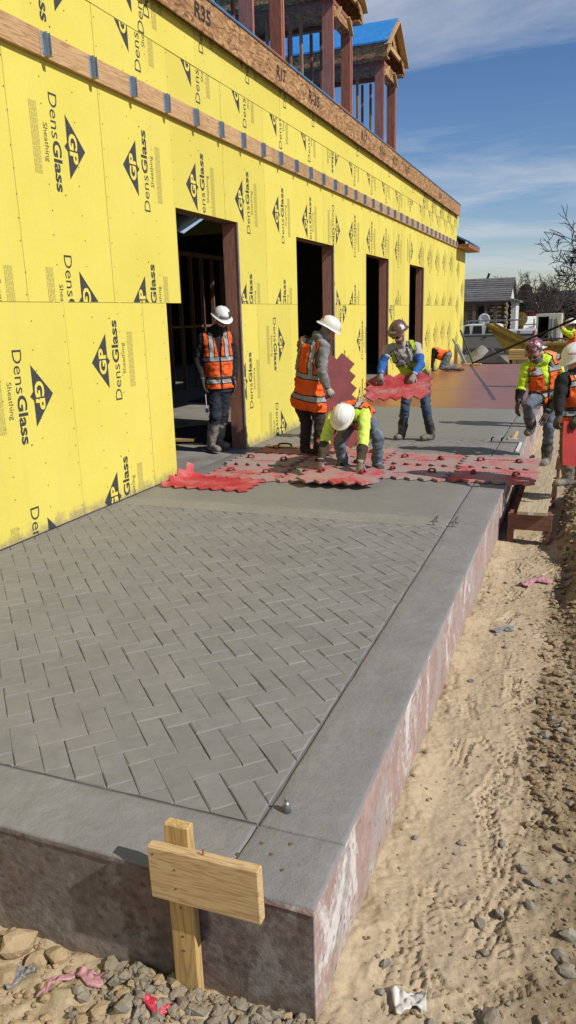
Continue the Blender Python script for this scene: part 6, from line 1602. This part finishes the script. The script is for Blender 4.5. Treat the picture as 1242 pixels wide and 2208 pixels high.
# ---- shipping container --------------------------------------------
def make_container():
    y0 = 79.0; z0 = gnd(y0); t = thing('shipping_container', 'cream shipping container with open doors in the distance', 'container', (at(1176, 735, y0).x, y0, z0))
    X = lambda px: at(px, 700, y0).x; zt = at(1176, 677, y0).z; zb = at(1176, 736, y0).z
    xl, xm, xr = X(1155), X(1183), X(1210); D = 9.0
    fr = M['cream']
    MB().box((xl, y0, zt-0.25), (xr, y0+D, zt)).build('roof', fr, t); MB().box((xl, y0, zb-0.3), (xr, y0+D, zb-0.05)).build('floor', M['tar'], t)
    MB().box((xr-0.2, y0, zb-0.05), (xr, y0+D, zt-0.25)).build('side_wall', fr, t); MB().box((xl, y0, zb-0.05), (xl+0.2, y0+D, zt-0.25)).build('side_wall', fr, t)
    MB().box((xl, y0+D-0.2, zb), (xr, y0+D, zt-0.2)).build('end_wall', M['tar'], t)
    def leaf(x0, x1, ya, yb, nm):
        d = MB().bar((x0, ya, (zb+zt)/2), (x1, yb, (zb+zt)/2), 0.10, zt-zb-0.35).build('door', fr if nm else M['white_paint'], t)
        dir_ = Vector((x1-x0, yb-ya, 0)).normalized(); nn = Vector((dir_.y, -dir_.x, 0)); nn = nn if nn.y < 0 else -nn; W = math.hypot(x1-x0, yb-ya)
        for k in range(5 if nm else 4):
            z = zb+0.25+(zt-zb-0.7)*k/4
            MB().bar(Vector((x0, ya, z))+nn*0.07, Vector((x1, yb, z))+nn*0.07, 0.06, 0.09).build('rib', M['steel'] if not nm else M['cream'], d)
        for f in ((0.3, 0.7) if nm else (0.8,)):
            c = Vector((x0, ya, 0))+dir_*W*f+nn*0.12; MB().tube([(c.x, c.y, zb+0.1), (c.x, c.y, zt-0.4)], 0.045, 6).build('lock_rod', M['steel'], d)
        if nm:
            for i in range(2):
                for k in range(4):
                    c = Vector((x0, ya, 0))+dir_*W*(0.27+0.46*i)+nn*0.075; z = zb+0.35+(zt-zb-0.7)*(k+0.5)/4.2
                    MB().obox((c.x, c.y, z), dir_*W*0.19, nn*0.03, Vector((0, 0, (zt-zb)*0.085))).build('door_panel', fr, d, bevel=0.02)
    leaf(xm, xr-0.1, y0-0.06, y0-0.06, True); leaf(X(1131), xl, y0-1.6, y0-0.05, False)
    tk = thing('water_tank', 'white caged liquid tank in front of the container door', 'tank', (at(1145, 735, 70).x, 70, gnd(70)))
    a = at(1131, 735, 70); b = at(1156, 706, 70); MB().box((a.x+0.03, 70.03, gnd(70)-0.05), (b.x-0.03, 71.1, b.z)).build('bottle', M['white_paint'], tk, bevel=0.08, seg=2)
    for k in range(5):
        x = a.x+(b.x-a.x)*k/4; MB().tube([(x, 70, gnd(70)-0.1), (x, 70, b.z+0.02)], 0.025, 6).build('cage_bar', M['steel'], tk)
    for k in range(4):
        z = gnd(70)+(b.z-gnd(70))*(k+0.5)/4; MB().tube([(a.x, 70, z), (b.x, 70, z)], 0.025, 6).build('cage_bar', M['steel'], tk)
    MB().tube([((a.x+b.x)/2, 70.4, b.z), ((a.x+b.x)/2, 70.4, b.z+0.08)], 0.2, 12).build('cap', M['black'], tk)
make_container()
# ---- log house -----------------------------------------------------
def make_house():
    y0 = 66.0; z0 = gnd(y0); X = lambda px: at(px, 650, y0).x; Z = lambda py: at(1050, py, y0).z
    t = thing('log_house', 'small log house with grey shingle roof and white gable', 'house', (X(1045), y0, z0))
    xl, xr = X(985), X(1092); ze, zr = Z(648), Z(598); yb = y0+6.5; ym = (y0+yb)/2
    # walls of logs
    n = 12
    for k in range(n):
        z = z0+(ze-z0)*(k+0.5)/n; r = (ze-z0)/n*0.46
        MB().tube([(xl, y0+1.6, z), (xr-0.25, y0+1.6, z)], r, 8).build('log', M['log'], t, smooth=True)
        MB().tube([(xr-0.1-0.4*(k % 2), y0+1.45, z), (xr-0.1-0.4*(k % 2), y0+1.9, z)], r, 8).build('log', M['log'], t, smooth=True)
        MB().tube([(xr-0.2, y0+1.3, z+r), (xr-0.2, yb-0.2, z+r)], r, 8).build('log', M['log'], t, smooth=True)
    MB().box((xl, y0+1.58, z0), (xr-0.3, y0+1.9, ze)).build('chinked_wall', M['chink'], t); MB().box((xr-0.30, y0+1.9, z0), (xr-0.12, yb-0.2, ze)).build('chinked_wall', M['chink'], t)
    # roof in shingle courses
    for s, ya in ((-1, y0-0.5), (1, yb+0.5)):
        m = 11
        for k in range(m):
            f0, f1 = k/m, (k+1)/m; A = Vector((0, ya+(ym-ya)*f0, ze-0.1+(zr-ze+0.1)*f0)); B = Vector((0, ya+(ym-ya)*f1, ze-0.1+(zr-ze+0.1)*f1)); mb = MB()
            P = [(xl-0.3, A.y, A.z+0.10), (xr+0.35, A.y, A.z+0.10), (xr+0.35, B.y, B.z+0.05), (xl-0.3, B.y, B.z+0.05), (xl-0.3, A.y, A.z), (xr+0.35, A.y, A.z), (xr+0.35, B.y, B.z), (xl-0.3, B.y, B.z)]
            f = [(0, 1, 2, 3), (7, 6, 5, 4), (4, 5, 1, 0), (5, 6, 2, 1), (6, 7, 3, 2), (7, 4, 0, 3)]
            mb.add(P, f if s < 0 else [tuple(reversed(q)) for q in f]); mb.build('shingle_course', M['shingle'], t)
    g_ = MB(); g_.prism([(y0+1.4, ze), (yb-0.2, ze), (ym, zr-0.15)], lambda a, b, tt: (tt, a, b), xr-0.05, xr+0.1); g_.build('gable_board', M['white_paint'], t)
    # porch
    MB().box((xl, y0-0.35, ze-0.28), (xr, y0-0.15, ze-0.02)).build('porch_beam', M['fence_wood'], t)
    for px in (1003, 1021, 1046, 1068): MB().box((X(px), y0-0.33, z0), (X(px)+0.22, y0-0.17, ze-0.28)).build('porch_post', M['fence_wood'], t)
    for z in (0.9, 1.2, 1.5): MB().box((xl, y0-0.30, z0+z), (X(1070), y0-0.22, z0+z+0.09)).build('porch_rail', M['fence_wood'], t)
    w = MB().box((X(1028), y0+1.30, z0+1.1), (X(1044), y0+1.42, ze-0.5)).build('window', M['glass'], t)
    MB().box((X(1027), y0+1.22, z0+1.0), (X(1045), y0+1.29, z0+1.1)).build('sill', M['white_paint'], w)
    MB().box((X(1060), y0+1.30, z0+0.1), (X(1068), y0+1.42, ze-0.6)).build('door', M['fence_wood'], t)
    wx = X(1108); MB().box((xr+0.2, y0+2.4, z0), (wx, yb-1.0, Z(652))).build('annex_wall', M['white_paint'], t)
    mb = MB(); mb.prism([(xr, Z(651)), (wx+0.3, Z(654)), (wx+0.3, Z(650)), (xr, Z(643))], lambda a, b, tt: (a, tt, b), y0+2.1, yb-0.8); mb.build('annex_roof', M['shingle'], t)
    MB().tube([(X(1038), ym, zr-0.1), (X(1043), ym, zr+0.45)], 0.10, 8).build('flue_pipe', M['black'], t)
make_house()
# white steel barn further back
bn = thing('white_barn', 'white metal barn roof between the log house and the evergreens', 'barn', (at(1120, 690, 120).x, 120, gnd(120)))
q = lambda px, py: (at(px, py, 120).x, at(px, py, 120).z)
MB().prism([q(1108, 700), q(1150, 700), q(1150, 662), q(1138, 638), q(1126, 632), q(1108, 655)], lambda a, b, t: (a, t, b), 120, 132).build('end_wall', var_mat('barn_sheet', (0.42, 0.45, 0.48), 0.6, 2, 0.1, 0.1), bn)
MB().prism([q(1106, 657), q(1126, 630), q(1138, 636), q(1152, 663), q(1152, 660), q(1139, 633), q(1126, 627), q(1105, 655)], lambda a, b, t: (a, t, b), 119.5, 132.5).build('roof', M['white_paint'], bn)
# rail fence and machinery clutter by the container
fn_ = thing('rail_fence', 'weathered rail fence running behind the pickup', 'fence', (at(1060, 700, 58).x, 58, gnd(58)))
xa, xb = at(985, 700, 58).x, at(1260, 700, 58).x
for k in range(16):
    x = xa+(xb-xa)*k/15; MB().box((x-0.07, 57.93, gnd(58)-0.3), (x+0.07, 58.07, gnd(58)+1.15)).build('post', M['fence_wood'], fn_)
for z in (0.35, 0.7, 1.05): MB().box((xa, 57.86, gnd(58)+z), (xb, 57.92, gnd(58)+z+0.13)).build('rail', M['fence_wood'], fn_)
dish = thing('satellite_dish', 'small white dish on a post in front of the log house', 'dish', (at(1044, 690, 56).x, 56, gnd(56)))
c = at(1044, 689, 56); mb = MB(); mb.lathe([(0.02, 0.0), (0.25, 0.03), (0.42, 0.11), (0.40, 0.13), (0.2, 0.06), (0.02, 0.03)], 20)
mb.v = [tuple(c+Vector((v[0], -v[2], v[1]))) for v in mb.v]; mb.build('bowl', M['white_paint'], dish, smooth=True)
MB().tube([(c.x, 56.1, gnd(56)-0.2), (c.x, 56.1, c.z)], 0.05, 8).build('mast', M['steel'], dish)
hr = thing('hay_rake', 'red farm rake with curved tines behind the container', 'farm rake', (at(1150, 680, 90).x, 90, gnd(90)))
for k in range(9):
    x = at(1132+4.2*k, 670, 90).x; z = at(1150, 672, 90).z; MB().tube([(x, 90, z), (x+0.15, 89.6, z-0.35), (x+0.05, 89.3, z-0.75), (x-0.2, 89.2, gnd(90))], 0.05, 6).build('tine', M['redplast'], hr, smooth=True)
MB().tube([(at(1130, 670, 90).x, 90, at(1150, 672, 90).z), (at(1170, 670, 90).x, 90, at(1150, 671, 90).z)], 0.09, 8).build('beam', M['redplast'], hr)
MB().tube([(at(1149, 670, 90).x, 90, gnd(90)-0.2), (at(1149, 670, 90).x, 90, at(1150, 671, 90).z)], 0.09, 8).build('leg', M['redplast'], hr)
rl = thing('cable_reel', 'round yellow cable reel near the container', 'reel', (at(1122, 690, 72).x, 72, gnd(72)))
c = at(1121, 688, 72)
for dy in (0, 0.7): MB().tube([(c.x, 72+dy, c.z), (c.x, 72.06+dy, c.z)], 0.62, 22).build('flange', M['yellow_machine'], rl)
MB().tube([(c.x, 72.06, c.z), (c.x, 72.7, c.z)], 0.34, 16).build('drum', M['yellow_machine'], rl); MB().box((c.x-0.3, 72.1, gnd(72)-0.3), (c.x+0.3, 72.6, c.z-0.4)).build('stand', M['fence_wood'], rl)
# ---- tools leaning on the far wall ---------------------------------
for i, (pa, pb, lab, m) in enumerate((((976, 731), (1002, 782), 'grey straightedge leaning by the far wall corner', 'steel'), ((986, 742), (1006, 782), 'second grey straightedge leaning by the far corner', 'steel'), ((993, 712), (1021, 781), 'long dark pole leaning at the far wall corner', 'tar'))):
    a = at(*pa, 27.3+0.1*i); b = onz(pb[0], pb[1], 0.0); b = Vector((b.x, min(b.y, 27.3), 0.0)); t = thing('leaning_tool', lab, 'tool', tuple(b), group='tools leaning at the far corner')
    b2 = at(pb[0], pb[1], 27.2); MB().bar(Vector((b2.x, 27.2, 0.01)), a, 0.10 if i < 2 else 0.05, 0.03 if i < 2 else 0.05).build('shaft', M[m], t)
    MB().bar(Vector((b2.x-0.03, 27.15, 0.012)), Vector((b2.x+0.06, 27.2, 0.05)), 0.16, 0.02).build('blade', M['steel'], t)
jp = thing('door_post', 'dark timber post standing at the far wall end', 'post', (at(984, 780, 27.6).x, 27.6, 0)); a = at(984, 743, 27.6); MB().box((a.x-0.06, 27.55, 0.0), (a.x+0.06, 27.67, a.z)).build('shaft', M['jamb'], jp); MB().box((a.x-0.09, 27.52, 0.0), (a.x+0.09, 27.70, 0.02)).build('foot', M['jamb'], jp)

# ---- trees ---------------------------------------------------------
def bare_tree(name, label, base, h, spread, seed, levels=5, lean=(0, 0), r0=0.2, bias=None, split=3, fan=0.55, rmin=0.026):
    rr = random.Random(seed); t = thing(name, label, 'tree', tuple(base), group='bare trees on the right'); trunk = MB(); br = MB()
    def grow(p, d, l, r, lev):
        n = 4 if lev < 2 else 3; pts = [p]; q = p.copy(); dd = d.copy()
        for i in range(n):
            dd = (dd+Vector((rr.gauss(0, 0.16), rr.gauss(0, 0.16), rr.gauss(0.02, 0.10)))).normalized()
            if bias and lev > 0: dd = (dd+Vector(bias)*0.06).normalized()
            q = q+dd*(l/n); pts.append(q.copy())
        rs = [r*(1-0.45*i/n) for i in range(n+1)]
        (trunk if lev == 0 else br).tube(pts, rs, 7 if lev < 2 else (5 if lev < 4 else 3), cap=False)
        if lev >= levels: return
        k = split+(1 if lev == 0 else 0)+(1 if rr.random() < 0.4 else 0)
        for j in range(k):
            f = 0.35+0.65*(j+1)/k if lev else 0.5+0.5*(j+1)/k; f = min(1.0, f); idx = min(n-1, int(f*n)); w = f*n-idx
            s = pts[idx].lerp(pts[idx+1], min(1, w)); ax = dd.orthogonal(); ax.rotate(Matrix.Rotation(rr.uniform(0, 6.28), 3, dd)); nd = (dd*math.cos(fan)+ax*math.sin(fan)*rr.uniform(0.7, 1.5)+Vector((0, 0, 0.10))).normalized()
            grow(s, nd, l*rr.uniform(0.58, 0.80), max(rmin, rs[idx]*rr.uniform(0.50, 0.68)), lev+1)
    grow(Vector(base), Vector((lean[0], lean[1], 1)).normalized(), h*0.30, r0, 0)
    trunk.build('trunk', M['bark'], t, smooth=True); br.build('crown', M['bark'], t, smooth=True); return t
def tb(px, y): p = at(px, 700, y); return Vector((p.x, y, gnd(y)-0.1))
bare_tree('oak_tree', 'large bare oak reaching in from the right picture edge', tb(1276, 60), 15.5, 6, 4, 6, (-0.03, 0), 0.48, (-0.5, 0, 0.0), 3, 0.68, 0.032)
bare_tree('bare_tree', 'bare slender tree left of the oak behind the container', tb(1172, 95), 10.5, 4, 7, 5, (0, 0), 0.20, None, 3, 0.5)
bare_tree('bare_tree', 'bare tree rising just left of the oak boughs', tb(1208, 88), 11.5, 4, 12, 5, (0, 0), 0.22, None, 3, 0.5)
bare_tree('bare_tree', 'bare leaning tree at the right edge under the oak', tb(1236, 84), 10, 4, 17, 5, (-0.1, 0), 0.22, None, 3, 0.55)
bare_tree('bare_tree', 'short bare tree nearest the evergreen on the right', tb(1150, 105), 9, 4, 19, 5, (0, 0), 0.16, None, 3, 0.5)
bare_tree('bare_tree', 'bare tree standing behind the log house roof', tb(1030, 92), 11, 4, 23, 5, (0, 0), 0.2, None, 3, 0.5)
bare_tree('bare_tree', 'thin bare tree at the corner of the yellow wing', tb(1008, 85), 9.5, 4, 29, 5, (0.05, 0), 0.16, None, 3, 0.5)
def leafy(name, label, base, h, w, seed, m, n, sz, cone=True, cat='tree', grp=None):
    rr = random.Random(seed); t = thing(name, label, cat, tuple(base), group=grp); tr = MB(); tr.tube([base, base+Vector((0, 0, h*0.9))], [w*0.07, 0.03], 7); tr.build('trunk', M['bark'], t)
    mb = MB()
    for _ in range(n):
        u = rr.random()**0.8; a = rr.uniform(0, 6.283); env = (1-u)**0.7 if cone else math.sin(math.pi*(0.12+0.84*u))**0.7
        r = w*0.5*env*(0.45+0.55*math.sqrt(rr.random()))*(0.85+0.3*mnoise.noise(Vector((math.cos(a)*2, math.sin(a)*2, u*7+seed))))
        p = base+Vector((math.cos(a)*r, math.sin(a)*r, h*(0.04+0.96*u))); d = Vector((rr.gauss(0, 1), rr.gauss(0, 1), rr.gauss(0.1, 0.7))).normalized(); e = d.orthogonal().normalized(); s = sz*rr.uniform(0.5, 1.3)
        mb.add([p-d*s, p+e*s*0.45, p+d*s, p-e*s*0.45], [(0, 1, 2, 3)])
    mb.build('crown', M[m], t); return t
leafy('evergreen_tree', 'dark rounded evergreen between the barn and container', tb(1130, 100), 6.6, 3.2, 3, 'evergreen', 2600, 0.28, False)
leafy('evergreen_tree', 'small dark pointed evergreen right of the white annex', tb(1107, 75), 3.4, 1.6, 5, 'evergreen', 900, 0.18, True)
for i, (px, y, h, w) in enumerate(((1168, 112, 3.6, 7), (1200, 108, 4.2, 8), (1235, 104, 4.6, 8))):
    leafy('thicket_shrub', ('brown thicket behind the container roof', 'brown thicket between the container and right edge', 'brown thicket at the right picture edge')[i], tb(px, y), h, w, 40+i, 'dryleaf', 2600, 0.40, False, 'shrub', 'brown thickets on the right')
# far wooded hill
def hills():
    xs = np.linspace(-260, 160, 90); mb = MB(); y0 = 420.0
    V = []; 
    for i, x in enumerate(xs):
        h = 9+3.0*math.sin(x*0.018+1)+2.2*mnoise.noise(Vector((x*0.03, 2, 0)))+1.2*mnoise.noise(Vector((x*0.2, 5, 0)))
        V += [(x, y0, -4), (x, y0+10, h*0.8), (x, y0+60, h), (x, y0+140, -4)]
    mb.add(V, [(i*4+j, (i+1)*4+j, (i+1)*4+j+1, i*4+j+1) for i in range(len(xs)-1) for j in range(3)]); o = mb.build('hills', M['hill']); kind(o, 'structure')
hills()
# a weed clump on the bank
for o in list(bpy.data.objects):
    if '_o' in o.keys(): del o['_o']
